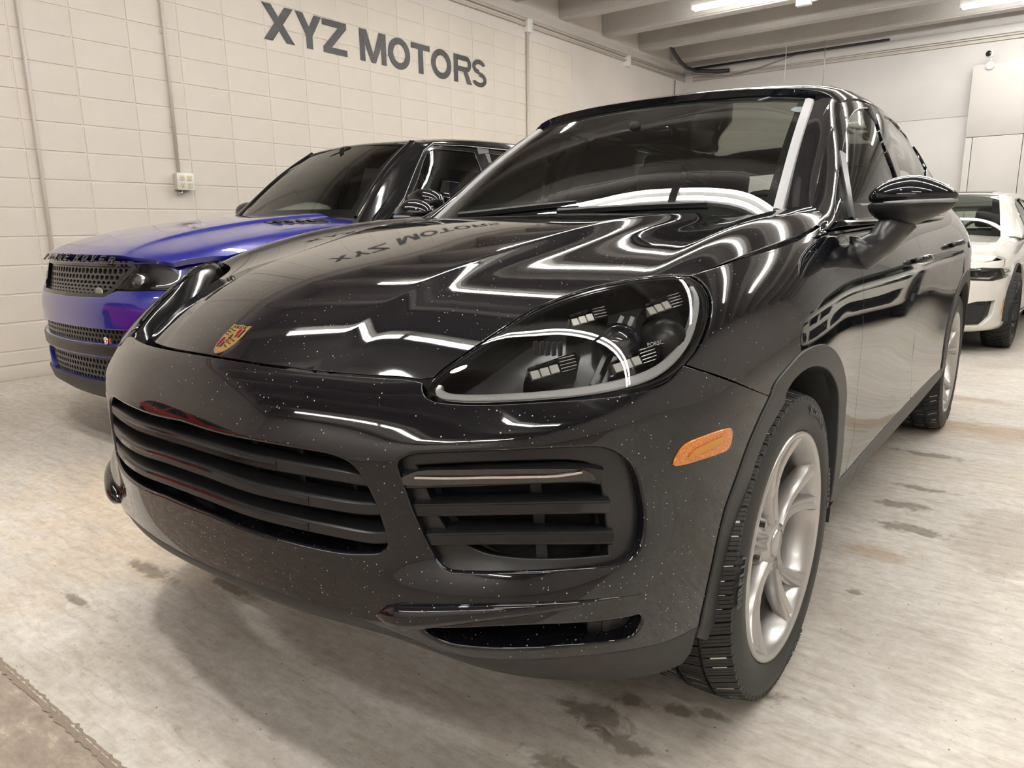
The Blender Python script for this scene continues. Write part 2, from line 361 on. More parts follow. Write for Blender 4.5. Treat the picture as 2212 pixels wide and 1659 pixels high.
M_TUBE = mat('lit_fluorescent_tube', (1, 1, 1), .4, emit=(1.0, .97, .915), estr=TUBE); M_CABLE = mat('black_cable', (.02, .02, .022), .5); M_GREYBLUE = mat('grey_cable', (.16, .17, .2), .5)
M_GLYPH = None
XW, YB, XR, YF, ZD = -5.16, 12.76, 6.6, -7.4, 4.85
# ---------------------------------------------------------------- shell of the room
def structure(o): o['kind'] = 'structure'; return o
structure(box('floor', (XW - .3, -1.112, -.2), (XR + .3, YB + .3, 0), M_FLOOR))
# bare apron in front of the coated slab: its edge is chipped, a shallow step below the coating
structure(box('floor', (XW - .3, YF - .3, -.2), (XR + .3, -1.1125, -.004), bare_mat()))
bm = bmesh.new(); xs = np.linspace(XW, XR, 900)
lo_ = [bm.verts.new((x, -1.122 - abs(rng.normal(0, .004)), -.0015)) for x in xs]; hi_ = [bm.verts.new((x, -1.106 + abs(rng.normal(0, .0035)), .0008)) for x in xs]
for i in range(899): bm.faces.new((lo_[i], lo_[i + 1], hi_[i + 1], hi_[i]))
structure(bm_obj('trim_2', bm, mat('crumbled_joint', (.26, .21, .165), .9, bump=(60, .8, .01))))
wl = structure(box('wall_left', (XW - .3, YF - .3, -.1), (XW - .006, YB + .3, ZD + .1), M_BLOCK))
structure(box('baseboard_left', (XW - .003, YF, 0), (XW + .012, YB, .11), M_BLOCK, bev=.004))
structure(box('wall_back', (XW, YB, -.1), (XR + .3, YB + .3, ZD + .1), M_BACK))
structure(box('wall_right', (XR, YF - .3, -.1), (XR + .3, YB, ZD + .1), M_SMOOTH)); structure(box('wall_front', (XW, YF - .3, -.1), (XR, YF, ZD + .1), M_SMOOTH))
structure(box('ceiling', (XW - .3, YF - .3, ZD), (XR + .3, YB + .3, ZD + .25), M_BEAM))
# blocks of the left wall, stack bond; the largest in view singly, the rest joined
def block_bm(L, H, bm, y0, z0):
    t, c = .004, .006; x0 = XW - .008
    o = [bm.verts.new((x0, y0 + q[0], z0 + q[1])) for q in ((0, 0), (L, 0), (L, H), (0, H))]; i_ = [bm.verts.new((x0 + .008 + rng.normal(0, .0006), y0 + q[0], z0 + q[1])) for q in ((c, c), (L - c, c), (L - c, H - c), (c, H - c))]
    bm.faces.new(i_)
    for k in range(4): bm.faces.new((o[k], o[(k + 1) % 4], i_[(k + 1) % 4], i_[k]))
PY, PZ, J = .4535, .2213, .007
cells = []
for r in range(18):
    for k in range(-19, 26):
        y0 = 1.215 + PY * k; z0 = .112 + (r * PZ - .112 if r else 0); H = (PZ * (r + 1) - z0)
        if y0 > YB - .01 or y0 + PY < YF: continue
        if y0 + PY > 8.6 or r > 16: continue
        cells.append((y0, z0, H))
def seen(c): d = Vector((XW, c[0] + .22, c[1] + .1)) - Vector(CAM_POS); return (d.length if -.3 < c[0] < 7.7 else 60 + abs(c[0]))
cells.sort(key=seen); std = {}
for y0, z0, H in cells[:296]:
    key = (round(H, 3), random.randrange(4))
    if key not in std:
        b_ = bmesh.new(); block_bm(PY - J, H - J, b_, 0, 0); std[key] = bm_obj('block', b_, M_BLOCK, wl); o = std[key]
    else: o = link(std[key].copy(), wl)
    o.location = (0, y0 + J / 2, z0 + J / 2)
bm = bmesh.new()
for y0, z0, H in cells[296:]: block_bm(PY - J, H - J, bm, y0 + J / 2, z0 + J / 2)
o = bm_obj('block', bm, M_BLOCK, wl); o['kind'] = 'stuff'
structure(box('wall_left', (XW - .01, 8.605, .11), (XW + .006, YB, 3.93), M_SMOOTH))          # plastered far end
structure(box('wall_left', (XW - .01, YF, 3.765), (XW + .002, YB, ZD), M_SMOOTH))
# ceiling tees
for k in range(-12, 4):
    y0 = 8.25 + 1.285 * k; bm = bmesh.new(); h = [(y0 - .05, ZD), (y0, 4.2), (y0 + .24, 4.2), (y0 + .29, ZD)]
    if y0 < YF or y0 + .3 > YB: continue
    v = [[bm.verts.new((x, q[0], q[1])) for q in h] for x in (XW - .01, XR)]
    for i in range(4): bm.faces.new((v[0][i], v[0][(i + 1) % 4], v[1][(i + 1) % 4], v[1][i]))
    bm.faces.new(v[0][::-1]); bm.faces.new(v[1]); bmesh.ops.recalc_face_normals(bm, faces=bm.faces); bmesh.ops.bevel(bm, geom=[e_ for e_ in bm.edges if abs(e_.verts[0].co.z - 4.2) < .01 and abs(e_.verts[1].co.z - 4.2) < .01 and abs(e_.verts[0].co.x - e_.verts[1].co.x) > 1], offset=.02, segments=2, affect='EDGES')
    structure(bm_obj('ceiling_beam', bm, M_BEAM))
# back wall: panel joints, boards
structure(box('trim_1', (XW, YB - .03, 3.99), (XR, YB, 4.12), M_BACK, bev=.01))
for (x0, x1, z0, z1) in ((-5.14, 6.5, 2.812, 3.985), (-5.14, 6.5, 1.2, 2.805), (-5.14, 6.5, .0, 1.193)):
    o = box('panel', (x0, YB - .012, z0), (x1, YB, z1), M_BACK, bpy.data.objects['wall_back'], bev=.004)
t = empty('plywood_partition', (1.6, YB - .25, 0), label='white painted board partition standing against the far wall behind the white sedan', category='partition')
for (x0, x1, z0, z1) in ((-.165, 2.4, 2.452, 3.53), (-.165, -.072, 0, 2.445), (-.064, .60, 0, 2.445), (.607, 1.9, 0, 2.445), (1.907, 3.4, 0, 2.445), (2.407, 3.4, 2.452, 3.53)):
    box('board', (x0 - 1.6, 0, z0), (x1 - 1.6, .235, z1), M_BOARD, t, bev=.004)
# ---------------------------------------------------------------- ceiling lamps
def fixture(x, y, z, L, label):
    t = empty('strip_light', (x, y, z), label=label, category='ceiling light', group='fluorescent strip lights')
    box('housing', (0, -.065, .045), (L, .065, .115), M_WHITE, t, bev=.008)
    for xx in (.0, L - .03): box('lamp_holder', (xx, -.07, -.005), (xx + .03, .07, .05), M_WHITE, t, bev=.006)
    for yy in (-.036, .036):
        V, F = tube_mesh([(.035, yy, .012), (L - .035, yy, .012)], .018, 10); mesh_obj('lamp_tube', V, F, M_TUBE, t, smooth=True)
    for xx in (.4, L - .4): tube('hanger', [(xx, 0, .115), (xx, 0, min(ZD, 4.83) - z)], .006, M_STEEL, t, 5)
    return t
LX = 2.52
for i, y in enumerate((8.87, 6.43, 4.0, 1.57, -.72, -3.3, -6.1)):  # last row, unseen behind the viewer, is added to fill the black SUV's shadow
    for j, x in enumerate((-3.3, -.75, 1.80)):
        if (i, j) in ((0, 2), (5, 0), (5, 1)): continue
        if i == 0 and j: lab = 'lit double tube strip light over the far half of the hall'
        lab = 'lit double tube strip light hanging below the second ceiling beam' if (i, j) == (0, 0) else 'lit double tube ceiling strip light in the rows above the parked cars and the added fill row behind the viewer'
        fixture(x, y, 4.12, LX, lab)
fixture(-.275, 11.3, 4.12, LX, 'lit double tube strip light above the white partition at the far wall')
t = empty('bay_lamp', (-.35, -1.62, 4.08), label='round bay lamp above the front of the black SUV, outside the frame', category='ceiling light')
V, F = lathe_mesh([(0, .001), (0, .13)], 32); o = mesh_obj('lamp_disc', V, F, mat('lit_led_disc', (1, 1, 1), .4, emit=(1.0, .96, .90), estr=LAMP), t); o.rotation_euler = (0, math.pi / 2, 0)
V, F = lathe_mesh([(.004, .13), (-.01, .15), (.06, .14), (.12, .06), (.30, .05), (.30, .001)], 32); o = mesh_obj('lamp_body', V, F, M_STEEL, t, smooth=True); o.rotation_euler = (0, -math.pi / 2, 0)
# ---------------------------------------------------------------- pipes, boxes and cables on the walls
def thing_mesh(o, label, cat, group=None): return tag(o, label, cat, group)
thing_mesh(tube('conduit', [(XW + .02, .848, .0), (XW + .02, .848, 4.0)], .014, M_PIPE), 'white painted conduit rising along the block wall beside the blue SUV nose', 'pipe')
c2 = tube('conduit', [(XW + .02, 1.985, 1.66), (XW + .02, 1.985, 4.0)], .014, M_PIPE); thing_mesh(c2, 'white painted conduit running down to the wall socket box', 'pipe')
for z in (2.05, 2.83): box('clip', (XW, 1.955, z), (XW + .012, 2.015, z + .03), M_PIPE, c2, bev=.003)
thing_mesh(tube('conduit', [(XW + .025, 7.41, .0), (XW + .025, 7.41, 3.92)], .022, M_PIPE), 'white painted pipe on the wall right of the lettering', 'pipe')
for z, r_, lab in ((3.925, .018, 'lower white conduit running along the top of the left wall'), (4.0, .022, 'upper white conduit running along the top of the left wall')):
    thing_mesh(tube('conduit', [(XW + .03, YF, z), (XW + .03, YB - .03, z + .02)], r_, M_PIPE), lab, 'pipe')
for y, lab in ((7.41, 'white junction box where the wall pipe meets the conduits'), (10.35, 'white junction box on the conduits near the far corner')):
    t = empty('junction_box', (XW, y, 3.85), label=lab, category='box'); box('box_body', (0, -.055, 0), (.07, .055, .17), M_WHITE, t, bev=.006); box('cover_plate', (.07, -.062, -.005), (.074, .062, .175), M_WHITE, t, bev=.002)
for z, lab in ((3.905, 'lowest grey conduit along the top of the far wall'), (3.96, 'thin grey conduit just under the trim of the far wall'), (4.13, 'dark pipe under the last ceiling beam at the far wall')):
    x1 = XR if z < 4.1 else -1.45
    thing_mesh(tube('conduit', [(-4.95, YB - .045, z + .02), (x1, YB - .045, z - .02 if z < 4.1 else z + .02)], .013 if z < 4.1 else .02, M_PIPE if z < 4.1 else M_CABLE), lab, 'pipe')
# socket box
t = empty('wall_socket', (XW, 2.01, 1.575), label='grey double socket box on the block wall above the blue SUV', category='socket')
box('box_body', (0, -.075, -.07), (.075, .075, .075), M_PIPE, t, bev=.005); box('cover_plate', (.075, -.08, -.072), (.081, .08, .078), M_WHITE, t, bev=.002)
mi = mat('ivory_plastic', (.70, .62, .42), .4); ms = mat('dark_slot', (.05, .045, .03), .6)
for dy in (-.036, .036):
    for dz in (-.03, .034):
        o = box('outlet', (.081, dy - .021, dz - .021), (.085, dy + .021, dz + .021), mi, t, bev=.006)
        bm = bmesh.new()
        for q in (-.008, .008): bm_box(bm, (.0851, dy + q - .0018, dz - .002), (.0857, dy + q + .0018, dz + .010))
        bm_box(bm, (.0851, dy - .003, dz - .013), (.0857, dy + .003, dz - .008)); bm_obj('slot', bm, ms, o)
tube('cable_gland', [(.04, -.03, -.07), (.04, -.03, -.1), (.04, -.06, -.1)], .014, M_STEEL, t)
# security camera
t = empty('security_camera', (.06, YB - .25, 3.53), label='small round white security camera on top of the board partition', category='camera')
tube('stand', [(0, -.02, -.01), (.01, -.03, .07), (.0, -.03, .1)], .008, M_WHITE, t)
V, F = lathe_mesh([(-.035, .001), (-.035, .055), (0, .06), (.02, .05), (.03, .001)], 20); o = mesh_obj('camera_head', V, F, M_WHITE, t, smooth=True); o.location = (-.01, -.04, .14); o.rotation_euler = (0, 0, math.radians(70))
V, F = lathe_mesh([(-.039, .001), (-.039, .04), (-.034, .043)], 20); o2 = mesh_obj('lens', V, F, mat('camera_glass', (.01, .012, .015), .1), t, smooth=True); o2.location = (-.02, -.045, .14); o2.rotation_euler = (0, 0, math.radians(70))
V, F = lathe_mesh([(-.012, .001), (-.012, .058), (.0, .06), (.01, .05)], 20); o = mesh_obj('base', V, F, M_WHITE, t, smooth=True); o.location = (0, -.02, -.03); o.rotation_euler = (0, 0, math.radians(90))
# hose and cables in the far corner
P = [(-4.1, 10.2, 4.22), (-4.2, 10.6, 4.05), (-4.32, 11.2, 3.97), (-4.5, 11.9, 4.0), (-4.7, 12.4, 4.03), (-4.55, 12.6, 4.03)]
P = [(-4.62, 10.96, 4.24), (-4.68, 11.25, 4.16), (-4.76, 11.7, 4.09), (-4.84, 12.15, 4.07), (-4.8, 12.5, 4.06), (-4.45, 12.66, 4.03), (-4.2, 12.68, 4.02)]
thing_mesh(tube('hose', P, .035, M_CABLE), 'thick black hose drooping from the beam to the far left corner', 'hose')
for k, lab in ((0, 'thin grey cable sagging along the far wall from the corner'),):
    P = [(-4.9 + .05 * k, 12.5, 4.02), (-4.6, 12.62 - .03 * k, 3.96 + .03 * k), (-4.2, 12.66, 3.92 + .03 * k), (-3.6, 12.66, 3.99 + .02 * k), (-3.0 + .3 * k, 12.68, 4.12)]
    thing_mesh(tube('cable', P, .008, M_GREYBLUE), lab, 'cable')
thing_mesh(tube('cable', [(XW + .03, 12.3, 3.9), (XW + .04, 12.25, 3.4), (XW + .05, 12.1, 3.0), (XW + .05, 12.0, 2.5)], .009, M_GREYBLUE), 'grey cable hanging down the wall in the far left corner', 'cable')
thing_mesh(tube('drop_wire', [(-3.0, 12.2, 4.22), (-3.0, 12.22, 3.9), (-3.02, 12.25, 3.62)], .006, M_WHITE), 'white wire hanging from the last ceiling beam', 'wire')
thing_mesh(tube('drop_wire', [(-2.35, 12.2, 4.22), (-2.35, 12.25, 3.8), (-2.38, 12.3, 3.3)], .006, M_STEEL), 'thin dark chain hanging in front of the far wall', 'chain')
t = empty('junction_box', (-1.95, 9.55, 4.13), label='small white junction box under the second beam with a white cable', category='box'); box('box_body', (-.1, -.05, -.04), (.1, .05, .05), M_WHITE, t, bev=.01); tube('lead', [(.1, 0, 0), (.4, .05, .04), (1.2, .1, .05), (2.6, .12, .06)], .012, M_WHITE, t)
# ---------------------------------------------------------------- lettering on the wall
def vinyl():
    mt, nt, b = nodes('black_vinyl'); b.inputs['Base Color'].default_value = (.012, .012, .013, 1); b.inputs['Roughness'].default_value = .12
    v = mapping(nt); n = noise(nt, v, 48, 6, .75); bp = nt.nodes.new('ShaderNodeBump'); bp.inputs['Strength'].default_value = .6; bp.inputs['Distance'].default_value = .006
    nt.links.new(n.outputs['Fac'], bp.inputs['Height']); nt.links.new(bp.outputs[0], b.inputs['Normal']); return mt
M_VINYL = vinyl()
def stroke_ring(cx, cy, rx, ry, t, a0, a1, n=20):
    o = [(cx + rx * math.cos(a), cy + ry * math.sin(a)) for a in np.linspace(a0, a1, n)]; i_ = [(cx + (rx - t) * math.cos(a), cy + (ry - t * .92) * math.sin(a)) for a in np.linspace(a0, a1, n)]; return o, i_
def ring_quads(o, i_): return [(o[k], o[k + 1], i_[k + 1], i_[k]) for k in range(len(o) - 1)]
def glyph(ch, w):
    """list of quads/polygons in a box w x 1"""
    t = .235; Q = []
    R = lambda a, b, c, d: Q.append(((a, b), (c, b), (c, d), (a, d)))
    if ch == 'X': Q += [((0, 0), (.3, 0), (w, 1), (w - .3, 1)), ((w - .3, 0), (w, 0), (.3, 1), (0, 1))]
    elif ch == 'Y': Q += [((w / 2 - t / 2, 0), (w / 2 + t / 2, 0), (w / 2 + t / 2, .46), (w / 2 - t / 2, .46)), ((w / 2 - t / 2, .38), (w / 2 + t / 2, .42), (.28, 1), (0, 1)), ((w / 2 - t / 2, .42), (w / 2 + t / 2, .38), (w, 1), (w - .28, 1))]
    elif ch == 'Z': R(0, 0, w, .19); R(0, .81, w, 1); Q.append(((0, .17), (.32, .17), (w, .83), (w - .32, .83)))
    elif ch == 'M': R(0, 0, .22, 1); R(w - .22, 0, w, 1); Q += [((0, 1), (.31, 1), (w / 2 + .09, 0), (w / 2 - .09, 0)), ((w - .31, 1), (w, 1), (w / 2 + .09, 0), (w / 2 - .09, 0))]
    elif ch == 'T': R(0, .81, w, 1); R(w / 2 - t / 2, 0, w / 2 + t / 2, .83)
    elif ch == 'O': Q += ring_quads(*stroke_ring(w / 2, .5, w / 2, .52, t, 0, 2 * math.pi, 33))
    elif ch == 'R':
        R(0, 0, t, 1); o, i_ = stroke_ring(w - .32, .71, .30, .29, .19, -math.pi / 2, math.pi / 2, 15); Q += ring_quads(o, i_); R(t - .02, .82, w - .31, 1); R(t - .02, .42, w - .31, .60); Q.append(((w - .27, 0), (w, 0), (w - .26, .46), (w - .50, .46)))
    elif ch == 'S':
        o, i_ = stroke_ring(w / 2, .735, w * .46, .275, .185, math.radians(20), math.radians(270), 20); Q += ring_quads(o, i_); o, i_ = stroke_ring(w / 2, .27, w * .5, .285, .185, math.radians(90), math.radians(-160), 20); Q += [q[::-1] for q in ring_quads(o, i_)]
    elif ch == 'N': R(0, 0, .2, 1); R(w - .2, 0, w, 1); Q.append(((0, 1), (.24, 1), (w, 0), (w - .24, 0)))
    elif ch == 'A': Q += [((0, 0), (.22, 0), (w / 2 + .1, 1), (w / 2 - .1, 1)), ((w - .22, 0), (w, 0), (w / 2 + .1, 1), (w / 2 - .1, 1))]; R(.15, .22, w - .15, .38)
    elif ch == 'G': o, i_ = stroke_ring(w / 2, .5, w / 2, .52, .2, math.radians(50), math.radians(330), 24); Q += ring_quads(o, i_); R(w * .55, .3, w, .5)
    elif ch == 'E': R(0, 0, .2, 1); R(0, 0, w, .18); R(0, .41, w * .9, .59); R(0, .82, w, 1)
    elif ch == 'V': Q += [((w / 2 - .1, 0), (w / 2 + .1, 0), (.22, 1), (0, 1)), ((w / 2 - .1, 0), (w / 2 + .1, 0), (w, 1), (w - .22, 1))]
    return Q
def extrude_quads(Q, h, to3):
    V, F = [], []
    for qi, q in enumerate(Q):
        k = len(V); n = len(q); V += [to3(p[0], p[1], h * (1 + .12 * (qi % 5))) for p in q] + [to3(p[0], p[1], 0) for p in q]
        F.append(tuple(range(k, k + n))); F += [(k + i, k + n + i, k + n + (i + 1) % n, k + (i + 1) % n) for i in range(n)]
    return V, F
sg = empty('wall_lettering', (XW, 4.75, 2.98), label='black glossy capital letters high on the white block wall above the blue SUV', category='lettering')
for ch, y0, y1 in (('X', 3.018, 3.381), ('Y', 3.405, 3.735), ('Z', 3.746, 4.07), ('M', 4.256, 4.651), ('O', 4.684, 5.041), ('T', 5.061, 5.384), ('O', 5.405, 5.775), ('R', 5.825, 6.174), ('S', 6.182, 6.483)):
    H = .335; wd = (y1 - y0) / H
    V, F = extrude_quads(glyph(ch, wd), 1, lambda a, b, h: (.001 + .0045 * h, y0 - 4.75 + a * H, b * H))
    mesh_obj('letter', V, F, M_VINYL, sg)

# ---------------------------------------------------------------- black SUV: its surfaces (x to its left, y to its rear, z up)
def full(g):
    """mirror a half grid whose first row lies on the centre line"""
    g = np.array(g, float); return np.concatenate([(g * [-1, 1, 1])[:0:-1], g])
def suv_hood():
    ys = np.array([-.92, -.85, -.76, -.64, -.5, -.3, -.05, .2, .42, .58])
    zc = np.array([.800, .862, .931, .996, 1.045, 1.087, 1.137, 1.16, 1.168, 1.166])
    xk = np.array([.262, .275, .295, .318, .335, .37, .425, .46, .49, .5])
    zk = np.array([.783, .846, .918, .984, 1.033, 1.073, 1.126, 1.150, 1.158, 1.158])
    d = np.array([.0, .002, .008, .014, .02, .026, .03, .03, .026, .02])
    rows = []
    o = np.zeros(10)
    rows.append((o, zc)); rows.append((xk * .35, zc - .001)); rows.append((xk * .7, zc * .6 + zk * .4))
    rows.append((xk - .012, zk + .002)); rows.append((xk, zk)); rows.append((xk + .006, zk - d * .12))
    rows.append((xk + .045, zk - d * .75)); rows.append((xk + .085, zk - d))
    rows.append((o + .6, np.array([.732, .785, .855, .934, .994, 1.045, 1.090, 1.115, 1.13, 1.135])))
    rows.append((o + .70, np.array([.73, .77, .83, .915, .985, 1.048, 1.098, 1.128, 1.146, 1.152])))
    rows.append((o + .745, np.array([.715, .757, .822, .91, .986, 1.055, 1.107, 1.140, 1.159, 1.165])))
    rows.append((o + .785, np.array([.70, .745, .815, .905, .986, 1.060, 1.115, 1.149, 1.168, 1.174])))
    rows.append((o + .835, np.array([.66, .71, .785, .88, .966, 1.046, 1.100, 1.133, 1.153, 1.16])))
    rows.append((o + .88, np.array([.6, .66, .74, .84, .93, 1.008, 1.060, 1.09, 1.11, 1.12])))
    rows.append((o + .92, np.array([.55, .61, .69, .79, .885, .965, 1.02, 1.05, 1.07, 1.08])))
    g = []
    for x, z in rows:
        # the front edge sweeps back away from the centre
        yy = ys + .085 * (np.clip(x, 0, .6) / .55) ** 2 * np.clip((.2 - ys) / 1.1, 0, 1)
        g.append(np.stack([x, yy, z], 1))
    return Surf(full(g))      # u across, v along
def suv_shell():
    B = np.array([(-.14, -.94), (0, -.946), (.14, -.94), (.27, -.926), (.40, -.894), (.535, -.85), (.665, -.785), (.768, -.70), (.85, -.595), (.908, -.465), (.942, -.32),
                  (.960, -.15), (.970, .05), (.970, .28), (.964, .5), (.96, .8), (.96, 1.2), (.962, 1.6), (.964, 2.0), (.972, 2.4), (.98, 2.75), (.98, 3.0),
                  (.965, 3.3), (.92, 3.6), (.80, 3.82), (.5, 3.93), (.2, 3.96), (-.1, 3.96)])
    T = np.gradient(B, axis=0); T /= np.linalg.norm(T, axis=1)[:, None]
    N = np.stack([T[:, 1], -T[:, 0]], 1)
    S = np.concatenate([[0], np.cumsum(np.linalg.norm(np.diff(B, axis=0), axis=1))]) - .14
    def s_at(i): return S[i]
    K = [(S[1], [(-.16, .905), (-.085, .868), (-.05, .83), (-.02, .78), (-0.006, 0.742), (0, .70), (.003, .60), (.0, .50), (-.012, .43), (-.025, .385), (-.12, .37)]),
         (S[4], [(-.15, .905), (-.075, .862), (-.042, .825), (-.015, .77), (-0.004, 0.738), (0, .695), (.002, .60), (.0, .50), (-.008, .425), (-.02, .372), (-.12, .355)]),
         (S[5], [(-.16, .91), (-.07, .858), (-.037, .815), (-.012, .76), (-0.001, 0.738), (0, .69), (-.002, .6), (-.008, .54), (.026, .472), (-.012, .35), (-.12, .33)]),
         (S[6], [(-.20, .965), (-.13, .925), (-.06, .865), (-.015, .79), (0.006, 0.755), (0, .70), (-.004, .61), (-.018, .555), (.050, .497), (-.008, .305), (-.12, .285)]),
         (S[7], [(-.22, 1.0), (-.165, .967), (-.085, .90), (-.025, .82), (0.007, 0.775), (-.003, .72), (-.004, .62), (-.018, .56), (.052, .502), (-.008, .278), (-.12, .26)]),
         (S[8], [(-.22, 1.025), (-.17, .998), (-.09, .935), (-.03, .85), (0.002, 0.8), (-.005, .75), (.0, .65), (-.006, .575), (.028, .50), (-.008, .255), (-.1, .24)]),
         (S[9], [(-.18, 1.045), (-.135, 1.015), (-.075, .965), (-.028, .885), (-0.012, 0.84), (-.006, .79), (0, .69), (0, .57), (-.003, .43), (-.008, .235), (-.08, .22)]),
         (S[10], [(-.14, 1.055), (-.10, 1.03), (-.06, .985), (-.024, .915), (-0.012, 0.87), (-.006, .83), (0, .73), (0, .60), (-.0, .45), (-.008, .24), (-.07, .225)]),
         (S[12], [(-.135, 1.090), (-.105, 1.070), (-.065, 1.03), (-.03, .965), (-0.016, 0.9275), (-.01, .89), (0, .79), (.005, .64), (0, .5), (-.012, .29), (-.06, .27)]),
         (S[14], [(-.13, 1.125), (-.10, 1.105), (-.06, 1.06), (-.03, .99), (-0.0185, 0.95), (-.015, .91), (-.015, .8), (-.02, .65), (-.01, .48), (0, .325), (-.05, .30)]),
         (S[16], [(-.11, 1.15), (-.09, 1.128), (-.052, 1.08), (-.018, 1.0), (-0.005, 0.96), (0, .92), (-.005, .8), (-.02, .65), (-.01, .48), (.0, .325), (-.05, .30)]),
         (S[18], [(-.11, 1.165), (-.09, 1.143), (-.05, 1.09), (-.012, 1.0), (-0.002, 0.96), (0, .92), (-.003, .8), (-.016, .65), (-.008, .48), (.0, .325), (-.05, .30)]),
         (S[21], [(-.13, 1.20), (-.10, 1.17), (-.045, 1.10), (-.01, 1.0), (-0.001, 0.95), (0, .9), (.003, .8), (.0, .65), (0, .5), (0, .38), (-.05, .35)]),
         (S[24], [(-.15, 1.22), (-.11, 1.18), (-.05, 1.10), (-.01, 1.0), (-0.001, 0.95), (0, .9), (.003, .8), (.0, .65), (0, .5), (-.03, .40), (-.08, .37)]),
         (S[27], [(-.15, 1.22), (-.11, 1.18), (-.05, 1.10), (-.01, 1.0), (-0.001, 0.95), (0, .9), (.003, .8), (.0, .65), (0, .5), (-.03, .40), (-.08, .37)])]
    prof = interp_rows(K, S)
    g = np.zeros((len(B), 11, 3))
    for i in range(len(B)):
        g[i, :, :2] = B[i] + prof[i, :, :1] * N[i]; g[i, :, 2] = prof[i, :, 1]
    return Surf(full(g[1:]), flip=True)
def suv_windshield():
    xs = np.array([0, .15, .3, .52, .68, .80])
    yb = np.array([.495, .497, .505, .528, .572, .64]); zb = np.array([1.157, 1.157, 1.155, 1.152, 1.148, 1.14])
    xt = np.array([0, .125, .25, .44, .57, .69]); yt = np.array([1.16, 1.161, 1.166, 1.18, 1.207, 1.25]); zt = np.array([1.592, 1.591, 1.588, 1.578, 1.565, 1.545])
    g = []
    for i in range(6):
        b = np.array([xs[i], yb[i], zb[i]]); t = np.array([xt[i], yt[i], zt[i]]); col = []
        for k in (-.08, .12, .34, .56, .78, 1.0, 1.06):
            p = b + (t - b) * k; p[2] += .07 * max(0, k * (1 - k)) ; p[1] -= .03 * max(0, k * (1 - k)); col.append(p)
        g.append(col)
    return Surf(full(g))
def suv_roof():
    ys = np.array([1.11, 1.17, 1.37, 1.7, 2.1, 2.5, 2.9, 3.2, 3.5])
    zc = np.array([1.605, 1.634, 1.668, 1.672, 1.667, 1.65, 1.61, 1.56, 1.47])
    rows = []
    for fx, dz, dy in ((0, 0, 0), (.15, -.001, .003), (.3, -.003, .012), (.48, -.010, .05), (.60, -.018, .10), (.665, -.036, .14), (.705, -.085, .16)):
        y = ys + dy * np.clip((2.2 - ys) / 1.2, 0, 1)
        rows.append(np.stack([np.full(9, fx) * np.interp(ys, [1, 2, 3.5], [.985, 1, .88]), y, zc + dz], 1))
    return Surf(full(rows))
def suv_side():
    belt = np.array([(.872, .38, 1.10), (.878, .60, 1.115), (.884, .9, 1.122), (.888, 1.25, 1.128), (.888, 1.7, 1.135), (.886, 2.2, 1.145), (.878, 2.7, 1.16), (.85, 3.15, 1.185), (.80, 3.55, 1.21)])
    top = np.array([(.80, .55, 1.115), (.752, .75, 1.225), (.712, .97, 1.39), (.680, 1.22, 1.555), (.682, 1.62, 1.612), (.680, 2.1, 1.612), (.665, 2.6, 1.575), (.64, 3.05, 1.50), (.60, 3.5, 1.38)])
    g = []
    for b, t in zip(belt, top):
        col = []
        for k, bul in ((-.06, 0), (.1, .01), (.35, .028), (.65, .032), (.88, .018), (1.0, .0), (1.05, -.02)):
            p = b + (t - b) * k; p[0] += bul; col.append(p)
        g.append(col)
    return Surf(np.array(g), flip=False)
SUV = dict(hood=suv_hood(), shell=suv_shell(), glass=suv_windshield(), roof=suv_roof(), side=suv_side())

